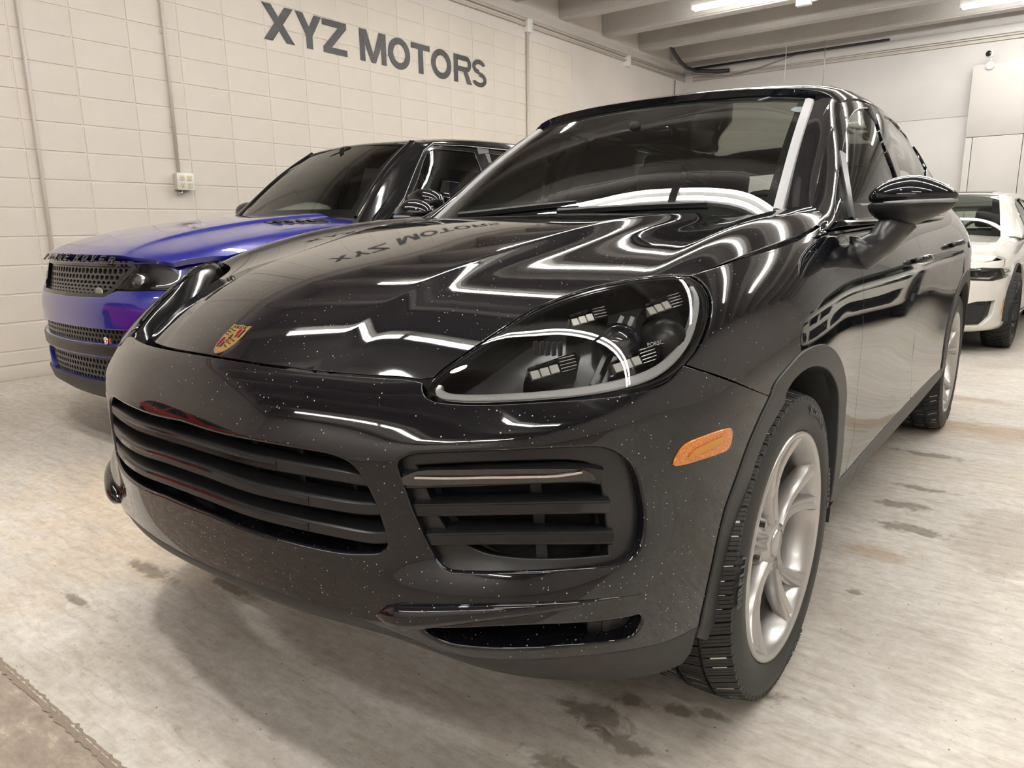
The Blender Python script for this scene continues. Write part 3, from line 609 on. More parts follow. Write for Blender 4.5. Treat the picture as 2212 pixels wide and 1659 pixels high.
# panel outlines in the (u,v) of the surface they are cut from
UV = {
 'hood': [(.5021,.0588),(.5260,.0589),(.5475,.0595),(.5680,.0610),(.5908,.0637),(.6239,.0673),(.7133,.0703),(.7464,.0723),(.7613,.0768),(.7698,.0823),(.7755,.0879),(.7803,.0938),(.7844,.0985),(.7868,.1005),(.7889,.1018),(.7910,.1032),(.7931,.1154),(.7933,.1230),(.7935,.1309),(.7939,.1396),(.7947,.1532),(.7958,.1684),(.7969,.1841),(.7979,.1989),(.7989,.2141),(.8001,.2318),(.8022,.2668),(.8045,.3086),(.8074,.3490),(.8110,.3818),(.8156,.4113),(.8214,.4374),(.8289,.4593),(.8389,.4768),(.8526,.4901),(.8716,.4984),(.8970,.5028),(.9191,.5083),(.9315,.5131),(.9415,.5182),(.9501,.5250),(.9564,.5475),(.9619,.5715),(.9667,.5979),(.9712,.6304),(.9749,.6669),(.9778,.7050),(.9797,.7374),(.9812,.7704),(.9821,.8041),(.9825,.8341),(.9825,.8634),(.9823,.8924)],
 'bumper': [(.5041,.0577),(.5131,.0575),(.5216,.0575),(.5298,.0575),(.5381,.0575),(.5458,.0578),(.5526,.0579),(.5582,.0575),(.5633,.0568),(.5681,.0569),(.5723,.0582),(.5762,.0614),(.5796,.0675),(.5813,.0727),(.5828,.0784),(.5842,.0847),(.5843,.0907),(.5844,.0970),(.5846,.1036),(.5849,.1105),(.5852,.1177),(.5857,.1245),(.5863,.1314),(.5871,.1379),(.5880,.1441),(.5896,.1531),(.5915,.1616),(.5936,.1701),(.5970,.1824),(.6008,.1942),(.6047,.2050),(.6083,.2143),(.6120,.2228),(.6158,.2318),(.6203,.2432),(.6249,.2554),(.6296,.2676),(.6344,.2807),(.6394,.2949),(.6440,.3073),(.6471,.3148),(.6500,.3203),(.6528,.3205),(.6551,.3131),(.6574,.3007),(.6597,.2885),(.6616,.3076),(.6637,.3290),(.6658,.3526),(.6679,.3773),(.6701,.4035),(.6726,.4320),(.6763,.4705),(.6806,.5069),(.6849,.5371),(.6884,.5586),(.6918,.5781),(.6955,.5971),(.6935,.6089),(.6915,.6204),(.6897,.6318),(.6881,.6426),(.6866,.6533),(.6851,.6650),(.6833,.6814),(.6816,.6991),(.6799,.7162),(.6783,.7311),(.6768,.7456),(.6754,.7605),(.6744,.7757),(.6735,.7908),(.6728,.8057),(.6720,.8205),(.6714,.8347),(.6707,.8480),(.6700,.8598),(.6693,.8709),(.6687,.8814),(.6681,.8916),(.6676,.9018),(.6673,.9124),(.6627,.9123),(.6583,.9139),(.6542,.9159),(.6505,.9172),(.6470,.9181),(.6433,.9190),(.6385,.9200),(.6335,.9206),(.6286,.9211),(.6239,.9218),(.6193,.9228),(.6148,.9241),(.6106,.9261),(.6064,.9285),(.6022,.9311),(.5977,.9343),(.5930,.9383),(.5887,.9407),(.5862,.9378),(.5842,.9321),(.5821,.9270),(.5799,.9234),(.5777,.9199),(.5754,.9160),(.5727,.9106),(.5698,.9044),(.5664,.8975),(.5602,.8867),(.5527,.8770),(.5452,.8708),(.5388,.8684),(.5323,.8685),(.5257,.8698),(.5206,.8708),(.5158,.8716),(.5108,.8735)],
 'grille': [(.5005,.3628),(.5068,.3675),(.5128,.3728),(.5188,.3758),(.5264,.3748),(.5341,.3723),(.5406,.3715),(.5448,.3721),(.5485,.3728),(.5520,.3741),(.5549,.3750),(.5578,.3762),(.5603,.3798),(.5620,.3845),(.5636,.3907),(.5651,.3995),(.5664,.4109),(.5676,.4240),(.5687,.4383),(.5696,.4534),(.5704,.4689),(.5712,.4847),(.5720,.5039),(.5728,.5231),(.5736,.5415),(.5743,.5593),(.5749,.5772),(.5754,.5955),(.5759,.6159),(.5764,.6378),(.5766,.6580),(.5767,.6692),(.5767,.6792),(.5765,.6881),(.5760,.6952),(.5755,.7011),(.5747,.7056),(.5734,.7090),(.5719,.7098),(.5702,.7098),(.5681,.7096),(.5658,.7085),(.5634,.7069),(.5604,.7044),(.5573,.7016),(.5536,.6987),(.5469,.6948),(.5386,.6920),(.5302,.6895),(.5241,.6865),(.5183,.6826),(.5122,.6793)],
 'intake': [(.5802,.3803),(.5812,.3677),(.5822,.3551),(.5834,.3450),(.5858,.3384),(.5888,.3399),(.5921,.3438),(.5971,.3508),(.6026,.3618),(.6080,.3746),(.6128,.3873),(.6175,.4015),(.6221,.4173),(.6259,.4304),(.6295,.4446),(.6329,.4629),(.6349,.4784),(.6367,.4947),(.6384,.5114),(.6398,.5277),(.6411,.5445),(.6421,.5622),(.6432,.5863),(.6440,.6123),(.6446,.6376),(.6451,.6582),(.6455,.6779),(.6457,.6971),(.6458,.7163),(.6456,.7348),(.6452,.7518),(.6445,.7676),(.6434,.7820),(.6421,.7927),(.6406,.7988),(.6390,.8023),(.6371,.8044),(.6345,.8052),(.6315,.8035),(.6283,.8011),(.6232,.7973),(.6175,.7935),(.6120,.7904),(.6066,.7879),(.6014,.7854),(.5970,.7820),(.5950,.7804),(.5933,.7783),(.5918,.7724),(.5904,.7614),(.5892,.7459),(.5881,.7269),(.5869,.6982),(.5858,.6656),(.5849,.6347),(.5840,.6063),(.5831,.5794),(.5823,.5535),(.5816,.5282),(.5809,.5017),(.5803,.4747),(.5799,.4553),(.5795,.4358),(.5794,.4169),(.5796,.4043),(.5799,.3926),(.5802,.3803)],
 'slot': [(.5838,.8978),(.5862,.8954),(.5885,.8934),(.5911,.8910),(.5967,.8863),(.6031,.8822),(.6096,.8800),(.6162,.8797),(.6231,.8811),(.6294,.8827),(.6327,.8830),(.6358,.8829),(.6386,.8824),(.6404,.8818),(.6421,.8809),(.6438,.8800),(.6442,.8818),(.6447,.8835),(.6450,.8855),(.6450,.8897),(.6446,.8945),(.6440,.8988),(.6431,.9027),(.6419,.9060),(.6403,.9085),(.6369,.9104),(.6328,.9104),(.6286,.9101),(.6229,.9106),(.6170,.9116),(.6117,.9132),(.6080,.9146),(.6046,.9159),(.6012,.9174),(.5981,.9190),(.5950,.9207),(.5922,.9215),(.5907,.9209),(.5893,.9195),(.5881,.9173),(.5871,.9148),(.5861,.9117),(.5853,.9081),(.5848,.9049),(.5843,.9013),(.5838,.8978)],
 'lens': [(.5859,.0952),(.5864,.0895),(.5868,.0841),(.5873,.0792),(.5880,.0745),(.5888,.0703),(.5897,.0665),(.5914,.0621),(.5933,.0584),(.5953,.0553),(.5972,.0525),(.5991,.0500),(.6015,.0473),(.6061,.0416),(.6119,.0352),(.6185,.0306),(.6250,.0290),(.6316,.0285),(.6380,.0282),(.6440,.0281),(.6497,.0286),(.6550,.0293),(.6600,.0303),(.6648,.0323),(.6690,.0359),(.6715,.0403),(.6736,.0458),(.6759,.0518),(.6766,.0599),(.6773,.0683),(.6778,.0782),(.6780,.0910),(.6779,.1054),(.6776,.1201),(.6769,.1353),(.6760,.1505),(.6749,.1651),(.6738,.1790),(.6725,.1924),(.6712,.2056),(.6695,.2204),(.6678,.2351),(.6661,.2491),(.6642,.2628),(.6623,.2757),(.6604,.2868),(.6585,.2957),(.6566,.3027),(.6546,.3069),(.6522,.3073),(.6496,.3046),(.6470,.3025),(.6461,.3008),(.6453,.2992),(.6442,.2965),(.6402,.2851),(.6349,.2711),(.6298,.2582),(.6251,.2463),(.6204,.2342),(.6159,.2230),(.6120,.2141),(.6083,.2055),(.6047,.1962),(.6008,.1855),(.5970,.1736),(.5936,.1611),(.5914,.1520),(.5895,.1428),(.5879,.1333),(.5870,.1272),(.5863,.1209),(.5858,.1144),(.5857,.1079),(.5858,.1015),(.5859,.0952)],
 'fender': [(.6769,.0493),(.6812,.0475),(.6859,.0466),(.6911,.0458),(.6978,.0445),(.7051,.0430),(.7123,.0419),(.7180,.0415),(.7236,.0410),(.7296,.0400),(.7360,.0384),(.7429,.0367),(.7505,.0347),(.7561,.0265),(.7617,.0166),(.7674,.0047),(.7673,.0187),(.7674,.0324),(.7675,.0468),(.7675,.0625),(.7676,.0789),(.7678,.0962),(.7683,.1169),(.7690,.1390),(.7695,.1623),(.7696,.1886),(.7695,.2175),(.7693,.2492),(.7690,.2841),(.7685,.3242),(.7682,.3683),(.7680,.4097),(.7681,.4460),(.7682,.4768),(.7684,.5046),(.7686,.5285),(.7689,.5510),(.7693,.5775),(.7699,.6034),(.7704,.6277),(.7707,.6498),(.7708,.6709),(.7710,.6923),(.7712,.7185),(.7712,.7449),(.7711,.7688),(.7709,.7858),(.7706,.8014),(.7703,.8167),(.7699,.8332),(.7695,.8494),(.7687,.8653),(.7664,.8854),(.7635,.9055),(.7615,.9280),(.7586,.9337),(.7558,.9400),(.7534,.9472),(.7531,.9372),(.7534,.9293),(.7538,.9210),(.7545,.9070),(.7555,.8917),(.7566,.8753),(.7574,.8529),(.7578,.8268),(.7582,.8007),(.7586,.7814),(.7590,.7627),(.7586,.7426),(.7573,.7224),(.7553,.7012),(.7528,.6805),(.7506,.6654),(.7482,.6507),(.7455,.6364),(.7430,.6241),(.7404,.6121),(.7376,.6006),(.7348,.5894),(.7318,.5787),(.7290,.5697),(.7257,.5621),(.7224,.5565),(.7195,.5522),(.7172,.5492),(.7152,.5475),(.7132,.5472),(.7106,.5492),(.7080,.5535),(.7055,.5581),(.7028,.5624),(.7003,.5671),(.6982,.5736),(.6971,.5808),(.6963,.5891),(.6955,.5971),(.6919,.5773),(.6884,.5569),(.6849,.5345),(.6806,.5026),(.6764,.4639),(.6727,.4236),(.6702,.3952),(.6680,.3700),(.6659,.3465),(.6640,.3252),(.6623,.3059),(.6607,.2884),(.6626,.2773),(.6645,.2663),(.6664,.2541),(.6683,.2398),(.6701,.2245),(.6717,.2091),(.6731,.1954),(.6744,.1814),(.6756,.1670),(.6766,.1523),(.6776,.1371),(.6782,.1218),(.6786,.1061),(.6787,.0906),(.6785,.0767),(.6781,.0665),(.6775,.0578),(.6769,.0493)],
 'cladding': [(.7538,.9210),(.7544,.9053),(.7555,.8909),(.7566,.8753),(.7574,.8529),(.7578,.8268),(.7582,.8007),(.7586,.7814),(.7590,.7627),(.7586,.7426),(.7573,.7224),(.7553,.7012),(.7528,.6805),(.7506,.6654),(.7482,.6507),(.7455,.6364),(.7430,.6241),(.7404,.6121),(.7376,.6006),(.7348,.5894),(.7318,.5787),(.7290,.5697),(.7257,.5621),(.7224,.5565),(.7195,.5522),(.7172,.5492),(.7152,.5475),(.7132,.5472),(.7106,.5492),(.7080,.5535),(.7055,.5581),(.7028,.5624),(.7003,.5671),(.6982,.5736),(.6971,.5808),(.6963,.5891),(.6955,.5971),(.6935,.6089),(.6915,.6204),(.6897,.6318),(.6881,.6426),(.6866,.6533),(.6851,.6650),(.6833,.6814),(.6816,.6991),(.6799,.7162),(.6783,.7311),(.6768,.7456),(.6754,.7605),(.6744,.7757),(.6735,.7908),(.6728,.8057),(.6720,.8205),(.6714,.8347),(.6707,.8480),(.6700,.8598),(.6693,.8709),(.6687,.8814),(.6681,.8916),(.6676,.9018),(.6673,.9124),(.6669,.9158),(.6665,.9193),(.6661,.9230),(.6678,.9270),(.6696,.9315),(.6715,.9367),(.6722,.9296),(.6730,.9233),(.6738,.9156),(.6750,.8970),(.6763,.8742),(.6778,.8503),(.6794,.8290),(.6811,.8066),(.6828,.7828),(.6844,.7588),(.6859,.7345),(.6877,.7122),(.6896,.6947),(.6917,.6788),(.6941,.6645),(.6967,.6535),(.6996,.6441),(.7026,.6348),(.7036,.6116),(.7053,.6061),(.7070,.6005),(.7091,.5968),(.7115,.5954),(.7142,.5959),(.7171,.5986),(.7198,.6026),(.7225,.6082),(.7254,.6153),(.7282,.6238),(.7311,.6337),(.7339,.6442),(.7364,.6546),(.7388,.6655),(.7411,.6769),(.7437,.6914),(.7461,.7064),(.7479,.7217),(.7495,.7426),(.7500,.7636),(.7503,.7849),(.7504,.8119),(.7502,.8384),(.7498,.8621),(.7492,.8821),(.7486,.9008),(.7484,.9168),(.7483,.9238),(.7482,.9298),(.7483,.9365),(.7499,.9396),(.7516,.9431),(.7534,.9472)],
 'marker': [(.6540,.5977),(.6543,.5929),(.6546,.5881),(.6550,.5835),(.6557,.5786),(.6564,.5741),(.6571,.5709),(.6576,.5696),(.6582,.5692),(.6589,.5693),(.6605,.5709),(.6626,.5740),(.6647,.5777),(.6672,.5821),(.6698,.5872),(.6722,.5924),(.6734,.5957),(.6745,.5990),(.6756,.6023),(.6757,.6072),(.6759,.6120),(.6759,.6168),(.6758,.6239),(.6756,.6310),(.6752,.6364),(.6747,.6385),(.6741,.6395),(.6736,.6406),(.6705,.6350),(.6676,.6297),(.6648,.6244),(.6621,.6191),(.6594,.6138),(.6571,.6089),(.6560,.6059),(.6550,.6029),(.6540,.5999)],
 'cover': [(.5501,.7530),(.5508,.7503),(.5515,.7476),(.5523,.7458),(.5533,.7451),(.5545,.7459),(.5556,.7473),(.5568,.7493),(.5579,.7520),(.5589,.7559),(.5596,.7599),(.5601,.7646),(.5605,.7708),(.5605,.7818),(.5602,.7951),(.5598,.8082),(.5595,.8193),(.5592,.8302),(.5587,.8399),(.5582,.8470),(.5576,.8533),(.5569,.8580),(.5560,.8606),(.5550,.8609),(.5540,.8599),(.5527,.8573),(.5513,.8526),(.5502,.8462),(.5496,.8400),(.5492,.8326),(.5489,.8239),(.5488,.8113),(.5489,.7972),(.5491,.7838),(.5494,.7731),(.5497,.7629),(.5501,.7530)],
 'sensor': [(.5433,.8324)],
 'win_front': [(.0377,.1589),(.0489,.3576),(.0692,.4621),(.0930,.5266),(.1205,.5702),(.1511,.6031),(.1826,.6307),(.2092,.6527),(.2362,.6744),(.2642,.6959),(.2903,.7182),(.3172,.7433),(.3441,.7653),(.3619,.7773),(.3796,.7875),(.3985,.7957),(.4238,.8029),(.4519,.8098),(.4777,.8163),(.4945,.8186),(.5087,.8174),(.5188,.8121),(.5222,.8031),(.5225,.7907),(.5230,.7786),(.4982,.6837),(.4799,.6027),(.4669,.5275),(.4589,.4406),(.4574,.3573),(.4589,.2794),(.4614,.2052),(.4654,.1357),(.4705,.0719),(.3947,.0670),(.3221,.0636),(.2549,.0625),(.2034,.0635),(.1595,.0665),(.1217,.0720),(.0901,.0828),(.0628,.1049),(.0377,.1589)],
 'win_rear': [(.5894,.8089),(.6157,.8171),(.6486,.8359),(.6900,.8652),(.7300,.8718),(.7402,.8227),(.7984,.8552),(.8036,.8047),(.8487,.8238),(.8811,.8238),(.9090,.8126),(.9330,.7968),(.9539,.7762),(.9738,.7516),(.9926,.7247),(.6832,.2112),(.6829,.1734),(.6827,.1386),(.6829,.1054),(.6172,.0965),(.5585,.0888),(.5043,.0822),(.4973,.1437),(.4916,.2101),(.4903,.2803),(.4956,.3493),(.5061,.4231),(.5194,.5032),(.5346,.5877),(.5553,.6845),(.5894,.8089)],
 'lip': [(.6661,.9230),(.6665,.9193),(.6669,.9158),(.6673,.9124),(.6627,.9123),(.6583,.9139),(.6542,.9159),(.6505,.9172),(.6470,.9181),(.6433,.9190),(.6385,.9200),(.6335,.9206),(.6286,.9211),(.6239,.9218),(.6193,.9228),(.6148,.9241),(.6106,.9261),(.6064,.9285),(.6022,.9311),(.5977,.9343),(.5930,.9383),(.5887,.9407),(.5862,.9378),(.5842,.9321),(.5821,.9270),(.5799,.9234),(.5777,.9199),(.5754,.9160),(.5727,.9106),(.5698,.9044),(.5664,.8975),(.5602,.8867),(.5527,.8770),(.5452,.8708),(.5388,.8684),(.5323,.8685),(.5257,.8698),(.5206,.8708),(.5158,.8716),(.5108,.8735)],
 'doorfront': [(.7674,.0047),(.7673,.0187),(.7674,.0324),(.7675,.0468),(.7675,.0625),(.7676,.0789),(.7678,.0962),(.7683,.1169),(.7690,.1390),(.7695,.1623),(.7696,.1886),(.7695,.2175),(.7693,.2492),(.7690,.2841),(.7685,.3242),(.7682,.3683),(.7680,.4097),(.7681,.4460),(.7682,.4768),(.7684,.5046),(.7686,.5285),(.7689,.5510),(.7693,.5775),(.7699,.6034),(.7704,.6277),(.7707,.6498),(.7708,.6709),(.7710,.6923),(.7712,.7185),(.7712,.7449),(.7711,.7688),(.7709,.7858),(.7706,.8014),(.7703,.8167),(.7699,.8332),(.7695,.8494),(.7687,.8653),(.7664,.8854),(.7635,.9055),(.7615,.9280)],
 'rocker': [(.7535,.9228),(.7632,.9248),(.7722,.9253),(.7810,.9249),(.7916,.9239),(.8032,.9220),(.8149,.9189),(.8231,.9161),(.8311,.9131),(.8395,.9101)],
 'fenderrear': [(.7597,.9268),(.7575,.9248),(.7552,.9228),(.7535,.9228),(.7525,.9274),(.7526,.9360),(.7534,.9472)],
 'bar1': [(.5124,.4799),(.5193,.4817),(.5259,.4844),(.5328,.4862),(.5427,.4866),(.5524,.4874),(.5602,.4892),(.5643,.4908),(.5679,.4923),(.5707,.4934),(.5721,.4936),(.5732,.4936),(.5743,.4936)],
 'bar2': [(.5116,.5632),(.5188,.5666),(.5255,.5707),(.5321,.5738),(.5385,.5750),(.5445,.5756),(.5498,.5764),(.5534,.5772),(.5566,.5778),(.5597,.5783),(.5629,.5791),(.5661,.5798),(.5690,.5798),(.5709,.5788),(.5726,.5773),(.5743,.5759)],
 'bar3': [(.5105,.6281),(.5177,.6310),(.5246,.6348),(.5312,.6378),(.5377,.6393),(.5438,.6403),(.5491,.6419),(.5527,.6434),(.5558,.6450),(.5591,.6470),(.5636,.6510),(.5682,.6566),(.5719,.6604),(.5735,.6604),(.5748,.6592),(.5761,.6581)],
 'sbar1': [(.5736,.4945),(.5757,.4921),(.5778,.4901),(.5802,.4880),(.5852,.4849),(.5908,.4839),(.5965,.4856),(.6022,.4895),(.6080,.4958),(.6137,.5047),(.6190,.5143),(.6241,.5256),(.6284,.5378),(.6301,.5442),(.6315,.5503),(.6329,.5566)],
 'sbar2': [(.5790,.5775),(.5808,.5765),(.5826,.5757),(.5846,.5751),(.5881,.5744),(.5920,.5745),(.5962,.5756),(.6016,.5785),(.6075,.5835),(.6137,.5914),(.6206,.6038),(.6278,.6212),(.6353,.6436)],
 'sbar3': [(.5810,.6688),(.5832,.6686),(.5854,.6686),(.5877,.6688),(.5902,.6693),(.5929,.6701),(.5958,.6713),(.6011,.6746),(.6073,.6801),(.6137,.6883),(.6209,.7008),(.6286,.7175),(.6364,.7352)],
 'drl': [(.5785,.4940),(.5796,.4861),(.5807,.4781),(.5817,.4704),(.5828,.4627),(.5839,.4554),(.5852,.4495),(.5884,.4451),(.5924,.4469),(.5965,.4508),(.6021,.4573),(.6080,.4677),(.6137,.4803),(.6178,.4908),(.6218,.5018),(.6257,.5136),(.6269,.5196),(.6280,.5256),(.6290,.5324),(.6297,.5392),(.6303,.5464),(.6308,.5536),(.6250,.5390),(.6193,.5270),(.6137,.5167),(.6078,.5070),(.6019,.4992),(.5964,.4947),(.5923,.4938),(.5885,.4946),(.5850,.4953),(.5827,.4950),(.5806,.4943),(.5785,.4940)],
 'opening': [(.5835,.4301),(.5879,.4277),(.5921,.4279),(.5966,.4306),(.6021,.4374),(.6080,.4478),(.6137,.4614),(.6190,.4746),(.6242,.4897),(.6284,.5075),(.6299,.5168),(.6310,.5263),(.6320,.5370),(.6327,.5500),(.6332,.5643),(.6336,.5796),(.6341,.6023),(.6344,.6280),(.6348,.6553),(.6352,.6816),(.6355,.7077),(.6358,.7322),(.6359,.7515),(.6359,.7690),(.6360,.7851),(.6303,.7771),(.6248,.7687),(.6196,.7608),(.6154,.7548),(.6113,.7494),(.6076,.7439),(.6050,.7393),(.6026,.7343),(.6004,.7276),(.5988,.7201),(.5972,.7111),(.5958,.7013),(.5946,.6926),(.5935,.6833),(.5926,.6728),(.5917,.6617),(.5909,.6498),(.5902,.6354),(.5889,.6056),(.5877,.5719),(.5865,.5390),(.5855,.5077),(.5845,.4722),(.5835,.4301)],
 'blade': [(.5723,.8834),(.5764,.8809),(.5803,.8788),(.5841,.8763),(.5880,.8728),(.5920,.8692),(.5960,.8660),(.6004,.8633),(.6050,.8612),(.6096,.8596),(.6146,.8585),(.6197,.8580),(.6250,.8582),(.6308,.8584),(.6369,.8580),(.6435,.8567)],
 'slotcap': [(.6295,.8817),(.6323,.8817),(.6351,.8817),(.6378,.8816),(.6398,.8813),(.6416,.8809),(.6435,.8805),(.6439,.8826),(.6443,.8847),(.6445,.8869),(.6444,.8904),(.6440,.8941),(.6434,.8976),(.6424,.9016),(.6411,.9054),(.6395,.9083),(.6367,.9101),(.6333,.9104),(.6300,.9107),(.6298,.9009),(.6296,.8914),(.6295,.8817)],
 'fogcap': [(.6356,.8933)],
 'strip': [(.5889,.0976),(.5888,.1018),(.5886,.1060),(.5887,.1108),(.5890,.1172),(.5896,.1242),(.5903,.1307),(.5913,.1379),(.5926,.1442),(.5941,.1503),(.5964,.1592),(.5990,.1677),(.6020,.1764),(.6078,.1911),(.6144,.2066),(.6209,.2204),(.6263,.2311),(.6315,.2409),(.6366,.2491),(.6409,.2556),(.6451,.2611),(.6491,.2633),(.6519,.2617),(.6545,.2575),(.6570,.2503),(.6597,.2393),(.6624,.2253),(.6649,.2091),(.6671,.1906),(.6692,.1701),(.6712,.1502),(.6725,.1350),(.6738,.1200),(.6747,.1056),(.6751,.0943),(.6753,.0837),(.6755,.0732)],
 'led': [(.6361,.0897),(.6604,.1113),(.6208,.1653),(.6445,.2130)],
 'proj': [(.6424,.1599),(.6554,.1926),(.6191,.1149)],
 'strut': [(.6153,.5027),(.6155,.5326),(.6156,.5609),(.6159,.5915),(.6163,.6415),(.6167,.7066),(.6169,.7679)],
 'divider': [(.1949,.6516),(.1741,.5887),(.1547,.5206),(.1367,.4420),(.1195,.3358),(.1083,.2077),(.1035,.0778)],
 'sticker': [(.9414,.8397),(.9538,.8466),(.9652,.8545),(.9757,.8634),(.9758,.8408),(.9758,.8186),(.9759,.7967),(.9670,.7921),(.9575,.7881),(.9488,.7900),(.9440,.7949),(.9395,.8018),(.9370,.8105),(.9375,.8193),(.9395,.8295),(.9414,.8397)],
}

# ---------------------------------------------------------------- materials shared by the cars
M_BLACK = speck_paint('black_paint', (.0045, .0045, .0065), .58, .35)
M_DARKPL = mat('black_grained_plastic', (.014, .014, .015), .5, bump=(400, .15, .0006))
M_SATIN = mat('satin_black_plastic', (.012, .012, .013), .32)
M_GLOSSPL = mat('gloss_black_plastic', (.006, .006, .007), .08)
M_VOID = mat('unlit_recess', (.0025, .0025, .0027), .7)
M_CLAD = mat('grey_black_cladding', (.022, .022, .022), .48, bump=(300, .15, .0006))
M_LINER = mat('felt_wheel_liner', (.03, .03, .03), .95, bump=(120, .8, .006))
M_CHROME = mat('chrome', (.85, .85, .86), .06, 1.)
M_ALU = mat('silver_alloy_paint', (.47, .465, .46), .30, .85, coat=.3)
M_DISC = mat('brake_steel', (.2, .19, .18), .35, .9)
M_RUBBER = mat('tyre_rubber', (.011, .011, .0115), .55, bump=(90, .15, .001))
M_SALT = mat('dried_salt', (.55, .53, .49), .9)
M_GLASS = thin_glass('windscreen_glass', (.62, .68, .64), 1.52)
M_SIDEGL = thin_glass('side_window_glass', (.66, .72, .68), 1.52)
M_DARKGL = thin_glass('privacy_glass', (.10, .11, .11), 1.52)
M_LENS = thin_glass('headlamp_lens', (.93, .94, .95), 1.5)
M_TRIMGREY = mat('weathered_grey_trim', (.30, .30, .31), .42)
M_GUIDE = mat('frosted_light_guide', (.62, .62, .62), .3)
M_REFL = mat('lamp_reflector', (.72, .72, .72), .12, .9)
M_CREAM = mat('lamp_led_face', (.62, .60, .54), .3)
def amber():
    mt, nt, b = nodes('amber_lens'); b.inputs['Roughness'].default_value = .15; b.inputs['Coat Weight'].default_value = .8
    v = mapping(nt); vo = nt.nodes.new('ShaderNodeTexVoronoi'); vo.inputs['Scale'].default_value = 330; nt.links.new(v, vo.inputs['Vector'])
    c = ramp(nt, vo.outputs['Distance'], [(.1, (.78, .30, .03)), (.6, (.50, .14, .008))]); nt.links.new(c.outputs[0], b.inputs['Base Color'])
    bp = nt.nodes.new('ShaderNodeBump'); bp.inputs['Strength'].default_value = .6; bp.inputs['Distance'].default_value = .001; nt.links.new(vo.outputs['Distance'], bp.inputs['Height']); nt.links.new(bp.outputs[0], b.inputs['Normal']); return mt
M_AMBER = amber(); M_AMBER2 = mat('amber_core', (.52, .22, .01), .25, coat=.5)
M_SEAT = mat('black_leather', (.02, .02, .021), .5); M_DASH = mat('dark_dashboard', (.025, .025, .026), .6); M_LINING = mat('grey_headliner', (.10, .10, .10), .9)
M_GOLD = mat('gold_plate', (.90, .62, .22), .25, 1.); M_RED = mat('red_enamel', (.35, .02, .03), .25, coat=.5); M_ENBLACK = mat('black_enamel', (.008, .008, .008), .2)

